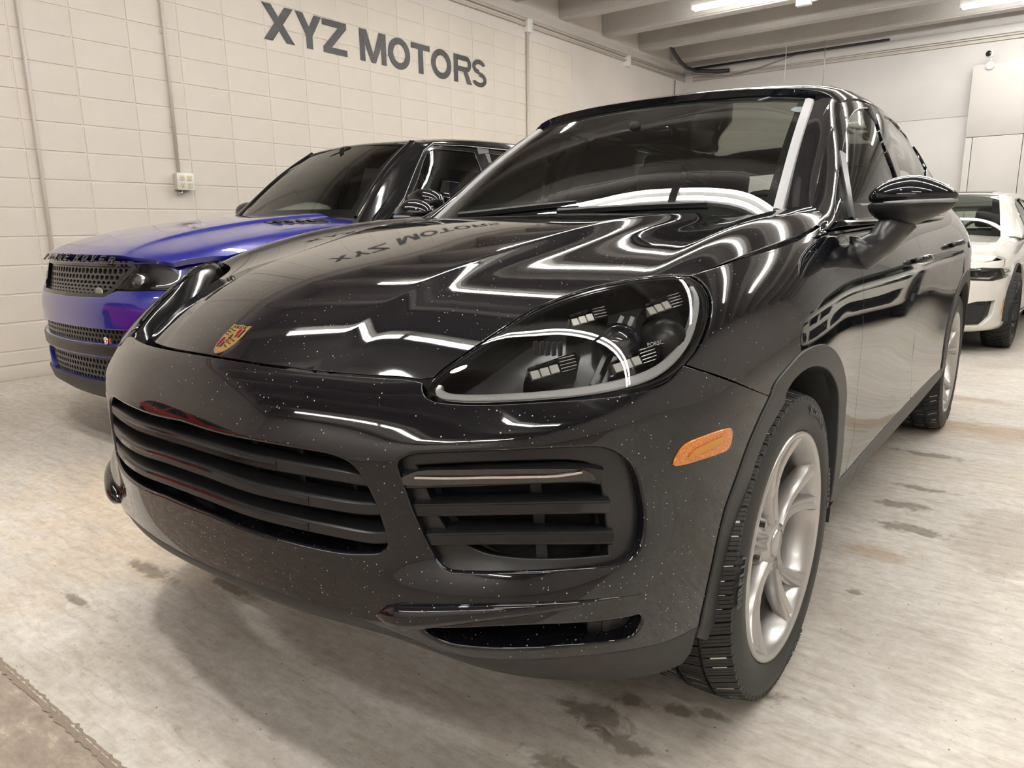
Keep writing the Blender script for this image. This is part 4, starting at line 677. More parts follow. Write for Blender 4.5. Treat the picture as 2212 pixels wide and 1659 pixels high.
# ---------------------------------------------------------------- wheels
TXT = {}
def text_mesh(body, size, depth, bold=0.):
    if (body, size, depth) in TXT: return TXT[body, size, depth]
    cu = bpy.data.curves.new('text', 'FONT'); cu.body = body; cu.size = size; cu.extrude = depth; cu.offset = bold; cu.resolution_u = 2; cu.align_x = 'CENTER'
    o = bpy.data.objects.new('text', cu); COL.objects.link(o); dg = bpy.context.evaluated_depsgraph_get(); me = bpy.data.meshes.new_from_object(o.evaluated_get(dg))
    V = np.array([v.co[:] for v in me.vertices]); F = [tuple(p.vertices) for p in me.polygons]
    bpy.data.objects.remove(o); bpy.data.curves.remove(cu); bpy.data.meshes.remove(me); TXT[body, size, depth] = (V, F); return V, F
def tyre(parent, R, rim, xo, xi, text=(), salt=True, n=76):
    """tyre about the x axis, outer side towards +x; tread cut by zig-zag grooves"""
    w = xo - xi; xm = (xo + xi) / 2
    prof = [(xi + w * .06, rim), (xi + .002, rim + (R - rim) * .45), (xi + w * .05, R - .016), (xi + w * .13, R - .005)]
    # side walls (lathe)
    outer = [(xo - .028, rim - .006), (xo - .010, rim + .004), (xo - .004, rim + .012), (xo + .001, rim + .03), (xo + .002, rim + (R - rim) * .5), (xo - .001, R - .045), (xo - .005, R - .030), (xo - .012, R - .020)]
    inner = [(xi + .022, R - .008), (xi + .008, R - .022), (xi, rim + (R - rim) * .5), (xi + .02, rim)]
    V, F = lathe_mesh(outer[::-1] + [], 96); t_ = mesh_obj('tyre', V, F, M_RUBBER, parent, smooth=True)
    V, F = lathe_mesh(inner, 64); F = F
    # carcass floor of the grooves
    V2, F2 = lathe_mesh([(xo - .008, R - .026), (xo - .05, R - .0095), (xi + .05, R - .0095), (xi + .008, R - .026)], 96); k = len(V); V = V + V2; F = F + [tuple(i + k for i in f) for f in F2]
    mesh_obj('carcass', V, F, M_RUBBER, t_, smooth=True)
    # tread blocks: 5 ribs of blocks each side of a zig-zag centre groove
    V, F, fm = [], [], []
    lanes = [(xi + .008, xi + w * .24), (xi + w * .27, xi + w * .485), (xi + w * .52, xi + w * .735), (xi + w * .765, xo - .006)]
    for li, (a, b) in enumerate(lanes):
        for j in range(n):
            a0 = 2 * math.pi * (j + (.5 if li % 2 else 0)) / n; da = 2 * math.pi / n; sk = (.5 if li < 2 else -.5) * da
            g = .11
            for s_ in range(3):                                   # three sipe strips per block
                p0 = a0 + da * (g + (1 - g) * s_ / 3); p1 = a0 + da * (g + (1 - g) * (s_ + .86) / 3)
                rr = R - .0012 * rng.random(); ra = rr - (.017 if li == 0 else .0008); rb = rr - (.017 if li == 3 else .0008)
                q = [(a, p0, ra), (b, p0 + sk, rb), (b, p1 + sk, rb), (a, p1, ra)]; k = len(V)
                V += [(x, r_ * math.cos(t), r_ * math.sin(t)) for x, t, r_ in q] + [(x, (r_ - .012) * math.cos(t), (r_ - .012) * math.sin(t)) for x, t, r_ in q]
                F += [(k, k + 1, k + 2, k + 3)] + [(k + i, k + 4 + i, k + 4 + (i + 1) % 4, k + (i + 1) % 4) for i in range(4)]; fm += [0] * 5
            if salt and rng.random() < .72:                       # packed salt in the lateral groove
                t0 = a0 + da * .01; t1 = a0 + da * (.12 * rng.random() + .05); x0 = a + (b - a) * rng.random() * .4; x1 = b - (b - a) * rng.random() * .3; k = len(V); R2 = R - .0012; RX = lambda x: R2 - (.0155 * (b - x) / (b - a) if li == 0 else .0155 * (x - a) / (b - a) if li == 3 else 0)
                V += [(x, rq * math.cos(t + sk * (x - a) / (b - a)), rq * math.sin(t + sk * (x - a) / (b - a))) for x, t, rq in ((x0, t0, RX(x0)), (x1, t0, RX(x1)), (x1, t1, RX(x1)), (x0, t1, RX(x0)))]
                F.append((k, k + 1, k + 2, k + 3)); fm.append(1)
    o = mesh_obj('tread', V, F, None, t_, mats=[M_RUBBER, M_SALT], fmat=fm); o['kind'] = 'stuff'
    mt = mat('raised_tyre_letters', (.05, .05, .051), .5)
    for body, ang, rad, size in text:
        V, F = text_mesh(body, size, .0012, size * .02); ca = math.radians(ang); X = []
        for x, y, z in V:
            t = ca + x / rad * -1; r_ = rad + y; X.append((xo + .0022 + z * .8, r_ * math.cos(t), r_ * math.sin(t)))
        mesh_obj('lettering', X, F, mt, t_)
    return t_
def twin_spoke_rim(parent, rim, xo, M=M_ALU, depth=.20, n=5, spread=.215, rot=0., dark=False):
    prof = [(xo - depth, rim - .012), (xo - depth + .02, rim - .03), (xo - .05, rim - .030), (xo - .022, rim - .020), (xo - .008, rim - .012), (xo - .001, rim - .004), (xo - .002, rim + .004), (xo - .012, rim + .006)]
    V, F = lathe_mesh(prof, 72); r_ = mesh_obj('rim', V, F, M, parent, smooth=True)
    # hub dish
    V, F = lathe_mesh([(xo - .032, .001), (xo - .032, .036), (xo - .036, .050), (xo - .052, .066), (xo - .085, .075), (xo - .12, .10)], 40); mesh_obj('hub', V, F, M, r_, smooth=True)
    rr = rim - .008
    for k in range(n):
        for s in (-1, 1):
            a0 = rot + 2 * math.pi * k / n; pts, sec = [], []
            for t in np.linspace(0, 1, 9):
                r0 = .055 + (rr - .055) * t; an = a0 + s * (spread * (.42 + .58 * t ** .8)) * (1 - .55 * (1 - t)) * 1.0
                x = xo - .034 - .012 * math.sin(t * math.pi) + .026 * t ** 2.2
                pts.append((x, r0 * math.cos(an), r0 * math.sin(an), .0185 - .003 * math.sin(math.pi * t) + .005 * t ** 3))
            P = np.array(pts); V, F = [], []; pr = [(-1, -.045), (-1, -.008), (-.72, .002), (-.12, -.004), (.0, -.006), (.12, -.004), (.72, .002), (1, -.008), (1, -.045)]
            for i, p in enumerate(P):
                T = P[min(i + 1, 8), 1:3] - P[max(i - 1, 0), 1:3]; T /= np.linalg.norm(T); nrm = np.array([-T[1], T[0]])
                for q in pr: V.append((p[0] + q[1] * (1 - .25 * i / 8), p[1] + nrm[0] * q[0] * p[3], p[2] + nrm[1] * q[0] * p[3]))
            m_ = len(pr); F = [(i * m_ + j, i * m_ + (j + 1) % m_, (i + 1) * m_ + (j + 1) % m_, (i + 1) * m_ + j) for i in range(8) for j in range(m_)] + [tuple(range(m_))[::-1], tuple(8 * m_ + j for j in range(m_))]
            o = mesh_obj('spoke', V, F, M, r_, smooth=True)
            try: o.data.set_sharp_from_angle(angle=math.radians(38))
            except Exception: pass
        a = rot + 2 * math.pi * (k + .5) / n; V, F = tube_mesh([(xo - .075, .065 * math.cos(a), .065 * math.sin(a)), (xo - .045, .065 * math.cos(a), .065 * math.sin(a))], .011, 6); mesh_obj('wheel_bolt', V, F, M_CHROME if not dark else M_SATIN, r_)
    V, F = lathe_mesh([(xo - .026, .0005), (xo - .026, .030), (xo - .029, .034), (xo - .04, .036)], 28); c = mesh_obj('hub_cap', V, F, M if not dark else M_SATIN, r_, smooth=True)
    V, F = lathe_mesh([(xo - .13, .06), (xo - .13, .175), (xo - .15, .175), (xo - .15, .06)], 48); mesh_obj('brake_disc', V, F, M_DISC, parent, smooth=True)
    V, F = lathe_mesh([(xo - depth + .01, .01), (xo - depth + .01, rim - .02)], 32); mesh_obj('wheel_back', V, F, M_VOID, parent)
    return c
def flip_x(o_list): pass
def wheel_at(car, x, y, z, build, right=False, ry=0.):
    h = empty('wheel', (x, y, z), 0, car)
    if right: h.rotation_euler = (0, 0, math.pi)
    if build not in WHEELS: build(h); WHEELS[build] = h; return h
    def dup(src, par):
        for ch in list(src.children): c = ch.copy(); COL.objects.link(c); c.parent = par; dup(ch, c)
    dup(WHEELS[build], h); return h
WHEELS = {}
def suv_wheel(h):
    tyre(h, .377, .270, .122, -.150, (('SCORPION', 62, .318, .030), ('PIRELLI', 172, .325, .034), ('WINTER', 8, .318, .030), ('275/45 R20', -72, .320, .026), ('PIRELLI', -20, .325, .001)))
    twin_spoke_rim(h, .270, .121, rot=math.radians(18))
# wheel lathe frames: local y -> cos, z -> sin, so angle 0 points to the rear of the car

# ---------------------------------------------------------------- the black SUV
SUV_O = empty('sport_utility_vehicle', label='glossy black SUV parked in the middle of the hall, closest to the viewer', category='car')
hood_s, sh, gl, rf, sd = SUV['hood'], SUV['shell'], SUV['glass'], SUV['roof'], SUV['side']
L_ = [tuple(q) for q in UV['hood']]
rear = find_uv(hood_s, [(.80, .585), (.72, .575), (.58, .52), (.40, .488), (.2, .475), (.0001, .47)], (0, 1))
side_edge = find_uv(hood_s, [(.868, .40), (.845, .53)], (0, 1))
hood = panel('hood', hood_s, cross_uv(np.concatenate([L_, side_edge, rear])[::1]), M_BLACK, SUV_O, res=.028, depth=.03, gap=.0022)
# front bumper with its openings
holes = [cross_uv(UV['grille']), UV['intake'], mirror_uv(UV['intake']), UV['slot'], mirror_uv(UV['slot']), UV['cover'], mirror_uv(UV['cover'])]
def disc_uv(S, uv, r, n=20): a = np.arange(n) * 2 * math.pi / n; return np.array(uv) + np.stack([np.cos(a) * r / S.Lu, np.sin(a) * r / S.Lv * 1.0], 1)
sens = disc_uv(sh, UV['sensor'][0], .0125)
bump = panel('front_bumper', sh, cross_uv(UV['bumper']), M_BLACK, SUV_O, holes=holes + [sens], res=.024, hole_r=.007, hole_depth=.055)
for q in (UV['cover'], mirror_uv(UV['cover'])): panel('tow_cover', sh, q, M_BLACK, bump, res=.02, gap=.0012, r=.0012, depth=.012)
panel('parking_sensor', sh, sens, M_BLACK, bump, res=.008, gap=.001, r=.001, depth=.01, off=-.0005)
lp = UV['lip']; lp2 = np.concatenate([lp, [(.502, .975)], [(u, .975) for u in np.linspace(.52, lp[0][0], 8)]])
panel('front_lip', sh, cross_uv(np.concatenate([[(u, .975) for u in np.linspace(lp[0][0], .5, 8)][::-1][:0], lp]).tolist() + []) if False else np.concatenate([lp, mirror_uv(lp), [(u, .97) for u in np.linspace(1 - lp[0][0], lp[0][0], 20)]]), M_DARKPL, SUV_O, res=.024, depth=.03)
# grille: dark recess, radiator ribs, bars
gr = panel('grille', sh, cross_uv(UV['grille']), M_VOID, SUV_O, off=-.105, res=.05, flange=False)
def deep(S, uv, d, mirror=False):
    X, N = S.PN(np.atleast_2d(uv)); D = X - np.array(CAM_POS); D /= np.linalg.norm(D, axis=1)[:, None]; X = X + D * (d / np.maximum(.35, -(D * N).sum(1)))[:, None]
    return (X * [-1, 1, 1], N * [-1, 1, 1]) if mirror else (X, N)
def uv_line(S, L, off=0., mirror=False, both=False):
    X, N = at_uv(S, L, off)
    if both: X = np.concatenate([(X * [-1, 1, 1])[::-1], X]); N = np.concatenate([(N * [-1, 1, 1])[::-1], N])
    elif mirror: X = X * [-1, 1, 1]; N = N * [-1, 1, 1]
    return X, N
BARP = [(-.013, -.05), (-.013, .002), (-.009, .007), (.009, .007), (.013, .002), (.013, -.05)]
for nm in ('bar1', 'bar2', 'bar3'):
    X, N = uv_line(sh, UV[nm], -.012, both=True)
    b_ = sweep('grille_bar', X, BARP, M_SATIN, gr, up=N)
    X2 = X[8:-8]; sweep('bar_inlay', X2 + N[8:-8] * .0075, [(-.0085, -.002), (-.0085, .0006), (-.004, .0022), (-.002, .0005), (.0085, .0005), (.0085, -.002)], M_GLOSSPL, b_, up=N[8:-8])
for x in (-.42, -.30, -.17, 0., .17, .30, .42):
    q = find_uv(sh, [(abs(x) + .001, .64)], (0, 2))[0]; X, N = at_uv(sh, q, -.07); X = X[0]
    box('grille_rib', (math.copysign(abs(X[0]), x) - .008, X[1] - .01, .52), (math.copysign(abs(X[0]), x) + .008, X[1] + .02, .78), M_SATIN, gr, bev=.003)
# side intakes, slots
for mi in (False, True):
    mu = mirror_uv if mi else (lambda L: np.asarray(L))
    si = panel('side_intake', sh, mu(UV['intake']), M_SATIN, SUV_O, holes=[mu(UV['opening'])], off=-.022, res=.022, flange=True, depth=.03, hole_r=.004, hole_depth=.03)
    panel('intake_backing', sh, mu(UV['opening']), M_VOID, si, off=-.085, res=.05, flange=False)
    for nm, w_ in (('sbar1', 1.15), ('sbar2', 1.), ('sbar3', 1.)):
        X, N = uv_line(sh, UV[nm], -.016, mi); n = len(X); sc_ = np.ones(n); sc_[0] = .35; sc_[1] = .7; sc_[2] = .9
        b_ = sweep('intake_bar', X, [(-.014, -.035), (-.014, .0), (-.011, .006), (.011, .007), (.014, .002), (.014, -.035)] if not mi else [(-.014, -.035), (-.014, .002), (-.011, .007), (.011, .006), (.014, 0), (.014, -.035)], M_SATIN, si, up=N, scale=sc_ * w_)
        if nm != 'sbar1': sweep('bar_inlay', X[3:] + N[3:] * .0068, [(-.008, -.002), (-.008, .001), (.008, .001), (.008, -.002)], M_GLOSSPL, b_, up=N[3:])
    d = panel('daytime_lamp', sh, mu(UV['drl']), mat('lamp_clear_cover', (.02, .02, .021), .05, coat=1.), si, off=-.004, res=.012, depth=.02, r=.004)
    X, N = uv_line(sh, [(a, b) for a, b in zip(np.linspace(UV['drl'][3][0], UV['drl'][-12][0], 12), np.full(12, np.mean([q[1] for q in UV['drl']])))], -.001, mi)
    c_ = np.array(UV['drl']); um = np.linspace(c_[:, 0].min() + .006, c_[:, 0].max() - .004, 14); vm = [c_[np.abs(c_[:, 0] - u).argsort()[:4], 1].mean() for u in um]
    X, N = uv_line(sh, list(zip(um, np.convolve(np.pad(vm, 2, 'edge'), np.ones(5) / 5, 'valid'))), -.0015, mi)
    sweep('lamp_strip', X, [(-.003, -.001), (-.002, .0022), (.002, .0022), (.003, -.001)], M_CHROME, d, up=N)
    X, N = uv_line(sh, UV['strut'], -.05, mi); sweep('intake_strut', X, [(-.01, -.006), (-.01, .006), (.01, .006), (.01, -.006)], M_SATIN, si, up=N)
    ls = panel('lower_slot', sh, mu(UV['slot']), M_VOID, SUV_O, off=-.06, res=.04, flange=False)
    sc2 = panel('slot_cap', sh, mu(UV['slotcap']), M_SATIN, ls, off=-.03, res=.02, depth=.025)
    fc = disc_uv(sh, UV['fogcap'][0], .017); panel('lamp_blank', sh, mu(fc) if mi else fc, M_DARKPL, sc2, off=-.028, res=.01, depth=.006, gap=.001)
    X, N = uv_line(sh, UV['blade'], 0., mi); n = len(X); t = np.linspace(0, 1, n)
    sc_ = np.clip(np.minimum(np.sqrt(np.clip(t / .10, 0, 1)), ((1 - t) / .85)), .04, 1)
    sweep('bumper_blade', X, [(.026 * math.cos(a), .021 * max(math.sin(a), -.35)) for a in np.arange(20) * 2 * math.pi / 20], M_BLACK, bump, up=N, scale=sc_)
    # brow over the intake and the ridge under it
    # headlamp
    hl = panel('headlight', sh, mu(UV['lens']), mat('headlamp_bowl', (.03, .03, .031), .22), SUV_O, off=-.075, res=.05, flange=False)
    panel('lens', sh, mu(UV['lens']), M_LENS, hl, off=.001, res=.018, gap=.006, r=.004, depth=.004)
    C_ = np.asarray(UV['lens']); cen = C_.mean(0); ring = C_ + (cen - C_) * .02; X, N = uv_line(sh, ring, -.008, mi)
    X = np.concatenate([X, X[:2]]); N = np.concatenate([N, N[:2]])
    sweep('lamp_bezel', X, [(-.009, -.07), (-.009, -.004), (-.005, 0), (.004, -.002), (.008, -.010), (.008, -.07)], M_GLOSSPL, hl, up=N)
    X, N = uv_line(sh, UV['strip'], -.012, mi); n = len(X); t = np.linspace(0, 1, n)
    sweep('light_guide', X, [(-.009, -.012), (-.009, .002), (-.006, .005), (.006, .005), (.009, .002), (.009, -.012)], M_GUIDE, hl, up=N, scale=np.interp(t, [0, .15, .6, 1], [.5, .9, 1., .55]))
    for k, (uv_, wd) in enumerate(zip(UV['led'], (.042, .05, .052, .055))):
        (X,), (N,) = deep(sh, uv_, .030, mi); s_ = -1 if mi else 1
        ax = np.cross((0, 0, 1), N); ax /= np.linalg.norm(ax); ax *= 1; tilt = .30 if not mi else -.30
        up_ = np.cross(N, ax); ax2 = ax * math.cos(.25) + up_ * math.sin(.25) * s_; up2 = np.cross(N, ax2); R_ = Matrix(((ax2[0], N[0], up2[0], X[0]), (ax2[1], N[1], up2[1], X[1]), (ax2[2], N[2], up2[2], X[2]), (0, 0, 0, 1)))
        bm = bmesh.new(); h = .016
        o_ = [(-wd * s_, -h), (-wd * .72 * s_, h * .5), (wd * .9 * s_, h), (wd * s_, h * .3), (wd * .8 * s_, -h * .75), (-wd * .8 * s_, -h)]
        f0 = [bm.verts.new((a, .006, b)) for a, b in o_]; f1 = [bm.verts.new((a * 1.08, .012, b * 1.15)) for a, b in o_]; f2 = [bm.verts.new((a * 1.08, -.04, b * 1.15)) for a, b in o_]; q = len(o_)
        for i in range(q):
            bm.faces.new((f0[i], f0[(i + 1) % q], f1[(i + 1) % q], f1[i])); bm.faces.new((f1[i], f1[(i + 1) % q], f2[(i + 1) % q], f2[i]))
        bm.faces.new(f2); bmesh.ops.transform(bm, matrix=R_, verts=bm.verts); bmesh.ops.recalc_face_normals(bm, faces=bm.faces); lm = bm_obj('led_module', bm, M_GLOSSPL, hl)
        bm = bmesh.new()
        for i in range(3): bm_box(bm, ((-wd * .72 + i * wd * .34) * s_ if not mi else -(-wd * .72 + i * wd * .34) - wd * .3, -.012, -h * .7), ((-wd * .72 + i * wd * .34) * s_ + wd * .3 if not mi else -(-wd * .72 + i * wd * .34), .004 + .002 * i, h * .35), .001)
        bmesh.ops.transform(bm, matrix=R_, verts=bm.verts); o = bm_obj('led_cell', bm, M_CREAM, lm); o['kind'] = 'stuff'
        bm = bmesh.new()
        for i in range(5): z_ = -h * .7 + i * h * .38; bm_box(bm, (min(wd * .34 * s_, wd * .92 * s_), -.01, z_), (max(wd * .34 * s_, wd * .92 * s_), .0045 + .0012 * i, z_ + .0022), .0006)
        bmesh.ops.transform(bm, matrix=R_, verts=bm.verts); o = bm_obj('reflector_fin', bm, M_REFL, lm); o['kind'] = 'stuff'
    for k, (uv_, r_) in enumerate(zip(UV['proj'][:2], (.044, .05))):
        (X,), (N,) = deep(sh, uv_, .052, mi); bm = bmesh.new(); bmesh.ops.create_uvsphere(bm, u_segments=28, v_segments=16, radius=r_)
        bmesh.ops.transform(bm, matrix=Matrix.Translation(Vector(X)) @ Matrix.Diagonal((1, 1, .88, 1)), verts=bm.verts)
        bm_obj('projector' if k == 0 else 'projector_pod', bm, mat('projector_glass', (.015, .016, .02), .04, coat=1.) if k == 0 else M_SATIN, hl, smooth=True)
    (X0, X1), (N0, N1) = at_uv(sh, [UV['led'][2], UV['led'][1]], -.045, mi)
    for d_ in (-.01, .012):
        (A, B_), (n0, n1) = deep(sh, [(UV['led'][2][0] * .5 + UV['led'][3][0] * .5, UV['strip'][20][1] - .02), (UV['led'][0][0] * .5 + UV['led'][1][0] * .5, UV['led'][1][1])], .04, mi)
        sweep('lamp_rib', [A + np.array((d_, 0, 0)), (A + B_) / 2 - n0 * .004 + np.array((d_, 0, 0)), B_ + np.array((d_, 0, 0))], [(-.004, -.01), (-.004, .004), (.004, .004), (.004, -.01)], mat('lamp_rib_grey', (.12, .12, .12), .25), hl, up=n0)
    (X,), (N,) = deep(sh, UV['proj'][2], .04, mi); bm = bmesh.new()
    for i in range(5): bm_box(bm, (X[0] - .02 + i * .011, X[1] + .004 * i * (-1 if mi else 1), X[2] - .013), (X[0] - .016 + i * .011, X[1] + .012 + .004 * i * (-1 if mi else 1), X[2] + .013), .001)
    o = bm_obj('lamp_louvre', bm, mat('louvre_grey', (.06, .06, .062), .3), hl); o['kind'] = 'stuff'
    if not mi:
        V, F = text_mesh('PORSCHE', .011, .0003, .0002); (X,), (N,) = at_uv(sh, UV['proj'][1], -.013); ax = np.cross((0, 0, 1), N); ax /= np.linalg.norm(ax); up_ = np.cross(N, ax)
        mesh_obj('lettering', [X + ax * v[0] + up_ * (v[1] + v[0] * .12) + N * (v[2]) for v in V], F, mat('pale_print', (.55, .55, .55), .4), hl)
# panels of the flank
fen = panel('fender', sh, UV['fender'], M_BLACK, SUV_O, both=True, res=.026, depth=.02)
panel('wheel_arch_trim', sh, UV['cladding'], M_CLAD, SUV_O, both=True, res=.022, off=.005, depth=.06, r=.004)
mk = panel('side_marker', sh, UV['marker'], M_AMBER, SUV_O, both=True, res=.012, off=.004, gap=.0, r=.003, depth=.008)
for q, m_ in zip(mk, (0, 1)):
    c_ = np.asarray(UV['marker']); cc = c_.mean(0); panel('marker_core', sh, cc + (c_ - cc) * [.62, .36], M_AMBER2, q, mirror=bool(m_), res=.012, off=.006, gap=0, r=.001, depth=.004)
YD1, YD2 = 1.62, 2.60
def yline(y, z0, z1, n=9): return find_uv(sh, [(y, z) for z in np.linspace(z0, z1, n)])
dfr = UV['doorfront']; df = np.asarray(dfr)[:, :]
dz = sh.P(df)[:, 2]; df = df[dz > .40]; topv = .045
rk0, rk1 = np.array(find_uv(sh, [(sh.P(df[-1:])[0][1], .392)])[0]), np.array(find_uv(sh, [(YD1, .408)])[0])
fd = np.concatenate([df, [rk0], [rk0 * .5 + rk1 * .5], [rk1], yline(YD1, .42, 1.09), [(find_uv(sh, [(YD1, 1.0)])[0][0], topv), (df[0][0] + .01, topv)]])
doors = []
front_doors = panel('front_door', sh, fd, M_BLACK, SUV_O, both=True, res=.035, depth=.02)
arc = [(2.895 + .505 * math.cos(a), .37 + .505 * math.sin(a)) for a in np.linspace(math.radians(176), math.radians(118), 10)]
rd = np.concatenate([yline(YD1, 1.09, .42), [rk1], find_uv(sh, [(2.0, .412), (2.36, .42)]), find_uv(sh, arc), yline(YD2 + .06, .9, 1.12, 5), [(find_uv(sh, [(YD2 + .08, 1.0)])[0][0], topv), (find_uv(sh, [(YD1, 1.0)])[0][0], topv)]])
rear_doors = panel('rear_door', sh, rd, M_BLACK, SUV_O, both=True, res=.035, depth=.02)
arc2 = [(2.895 + .5 * math.cos(a), .37 + .5 * math.sin(a)) for a in np.linspace(math.radians(118), math.radians(-2), 18)]
qp = np.concatenate([yline(YD2 + .06, 1.12, .9, 5)[:0], [(find_uv(sh, [(YD2 + .08, 1.0)])[0][0], .0)], yline(YD2 + .06, 1.12, .9, 5), find_uv(sh, arc2), [(find_uv(sh, [(3.42, .42)])[0][0], .93), (1., .93), (1., .0)]])
panel('rear_quarter', sh, qp, M_BLACK, SUV_O, both=True, res=.05, depth=.02)
ao = [(2.895 + .5 * math.cos(a), .37 + .5 * math.sin(a)) for a in np.linspace(math.radians(186), math.radians(-6), 30)]; ai = [(2.895 + .44 * math.cos(a), .37 + .44 * math.sin(a)) for a in np.linspace(math.radians(-6), math.radians(186), 30)]
panel('wheel_arch_trim', sh, np.concatenate([find_uv(sh, ao), find_uv(sh, ai)]), M_CLAD, SUV_O, both=True, res=.03, off=.005, depth=.03, r=.004)
rk = np.concatenate([find_uv(sh, [(y, .395 + .012 * (y - .5)) for y in np.linspace(.44, 2.42, 14)]), [(u, .975) for u in np.linspace(find_uv(sh, [(2.42, .42)])[0][0], find_uv(sh, [(.44, .40)])[0][0], 14)]])
panel('sill_trim', sh, rk, M_CLAD, SUV_O, both=True, res=.04, off=.004, depth=.03)
# door handles
for y, z, door in ((1.50, .985, front_doors), (2.46, 1.02, rear_doors)):
    for s_, par in ((1, door[0]), (-1, door[1])):
        q = find_uv(sh, [(y, z)])[0]; (X,), (N,) = at_uv(sh, q); P = [X + np.array((.002, -.10, -.004)), X + np.array((.022, -.085, 0)), X + np.array((.036, -.03, .004)), X + np.array((.036, .04, .004)), X + np.array((.022, .095, 0)), X + np.array((.0, .11, -.002))]
        P = np.array(P) * [s_, 1, 1]; V, F = tube_mesh(P, [.008, .013, .015, .015, .013, .008], 10); mesh_obj('handle', V, F, M_BLACK, par, smooth=True)
# glasshouse
E_ = [(.5, .03)]
ws = np.concatenate([[(u, .03) for u in np.linspace(.025, .975, 25)], [(.975, v) for v in np.linspace(.06, .94, 12)], [(u, .955) for u in np.linspace(.975, .025, 25)], [(.025, v) for v in np.linspace(.94, .06, 12)]])
wsc = panel('windshield', gl, ws, M_GLASS, SUV_O, res=.04, gap=.001, depth=.004)
inn = ws.copy(); inn[:, 0] = .5 + (inn[:, 0] - .5) * .935; inn[:, 1] = .5 + (inn[:, 1] - .5) * .87; inn[:, 1] += .012
panel('frit_band', gl, ws, M_VOID, wsc, holes=[inn], res=.04, off=-.006, flange=False)
roof_front = []
for u in np.linspace(.01, .99, 30):
    x_ = abs(rf.P([(u, .05)])[0][0]); hd_ = gl.P([(q_, .955) for q_ in np.linspace(.5, 1, 40)]); yt_ = np.interp(x_, hd_[:, 0], hd_[:, 1]) + .006; v_ = np.linspace(0, .25, 120); roof_front.append((u, float(np.interp(yt_, rf.P([(u, k_) for k_ in v_])[:, 1], v_))))
panel('roof', rf, np.concatenate([roof_front, [(.99, v) for v in np.linspace(.05, .95, 16)], [(u, .99) for u in np.linspace(.99, .01, 20)], [(.01, v) for v in np.linspace(.95, .05, 16)]]), M_BLACK, SUV_O, res=.05, depth=.03)
qw = np.array([find_uv(sd, [(y, z)], u0=0)[0] for y, z in ((2.55, 1.20), (2.62, 1.50), (2.95, 1.44), (3.28, 1.30), (3.36, 1.24))])
frame_o = np.concatenate([[(u, .03) for u in np.linspace(.0, 1, 16)], [(1., v) for v in np.linspace(.1, .95, 8)], [(u, .985) for u in np.linspace(1, .0, 24)], [(.0, v) for v in np.linspace(.95, .1, 8)]])
fr = panel('roof_pillar_frame', sd, frame_o, M_BLACK, SUV_O, holes=[UV['win_front'], UV['win_rear'], qw], both=True, res=.035, depth=.01, hole_r=.004, hole_depth=.014)
for s_ in (0, 1):
    for nm, L2, mg in (('front_window', UV['win_front'], M_SIDEGL), ('rear_window', UV['win_rear'], M_SIDEGL), ('quarter_window', qw, M_DARKGL)):
        panel(nm, sd, L2, mg, SUV_O, mirror=bool(s_), off=-.008, res=.05, gap=-.004, depth=.003, flange=False)
    sg_ = -1 if s_ else 1
    X, N = at_uv(sd, UV['divider'], .002, bool(s_)); sweep('window_divider', X, [(-.012, -.012), (-.012, .003), (.012, .003), (.012, -.012)], M_SATIN, fr[s_], up=N)
    X, N = at_uv(gl, [(.962, v) for v in np.linspace(.045, .915, 14)], .006, bool(s_)); sweep('pillar_trim', X, [(-.016, -.012), (-.017, .002), (-.006, .005), (.010, .002), (.016, -.006), (.016, -.012)], M_TRIMGREY, wsc, up=N)
    # weather strip along the belt and bright edge of the frame
    X, N = at_uv(sd, find_uv(sd, [(y, 1.118 + .012 * (y - .6)) for y in np.linspace(.62, 2.5, 20)], u0=0), .004, bool(s_)); sweep('belt_strip', X, [(-.007, -.004), (-.007, .003), (0, .006), (.007, .003), (.007, -.004)], M_GLOSSPL, fr[s_], up=N)
    if not s_: panel("sticker_residue", gl, UV['sticker'], mat('sticker_residue', (.16, .19, .20), .8, bump=(300, 1., .004)), wsc, off=.0015, res=.01, flange=False)
    # pillars bridging the glass edge and the side frame
    vv = np.linspace(.0, .985, 22); E1, N1 = at_uv(gl, [(.968, v) for v in vv], .001); ug = np.linspace(0, .6, 200); Pg = sd.P([(u, .90) for u in ug]); E2, E3, N3 = [], [], []
    for e in E1:
        uu = np.interp(e[1] + .012 - .02 * (e[2] < 1.3), Pg[:, 1], ug); p_, n_ = sd.PN([(uu, .86)]); E2.append(p_[0]); N3.append(n_[0])
    E2 = np.array(E2); N3 = np.array(N3); V, F = [], []; m_ = 6
    for a, b, n1, n3 in zip(E1, E2, N1, N3):
        for t in np.linspace(0, 1, m_): V.append(a * (1 - t) + b * t + (n1 + n3) / 2 * .012 * 4 * t * (1 - t) * np.linalg.norm(b - a) / .1 + n3 * .002 * t)
    V = np.array(V) * [sg_, 1, 1]; F = [(i * m_ + j, i * m_ + j + 1, (i + 1) * m_ + j + 1, (i + 1) * m_ + j) for i in range(21) for j in range(m_ - 1)]
    mesh_obj('windscreen_pillar', V, F if sg_ < 0 else [f[::-1] for f in F], M_BLACK, SUV_O, smooth=True)
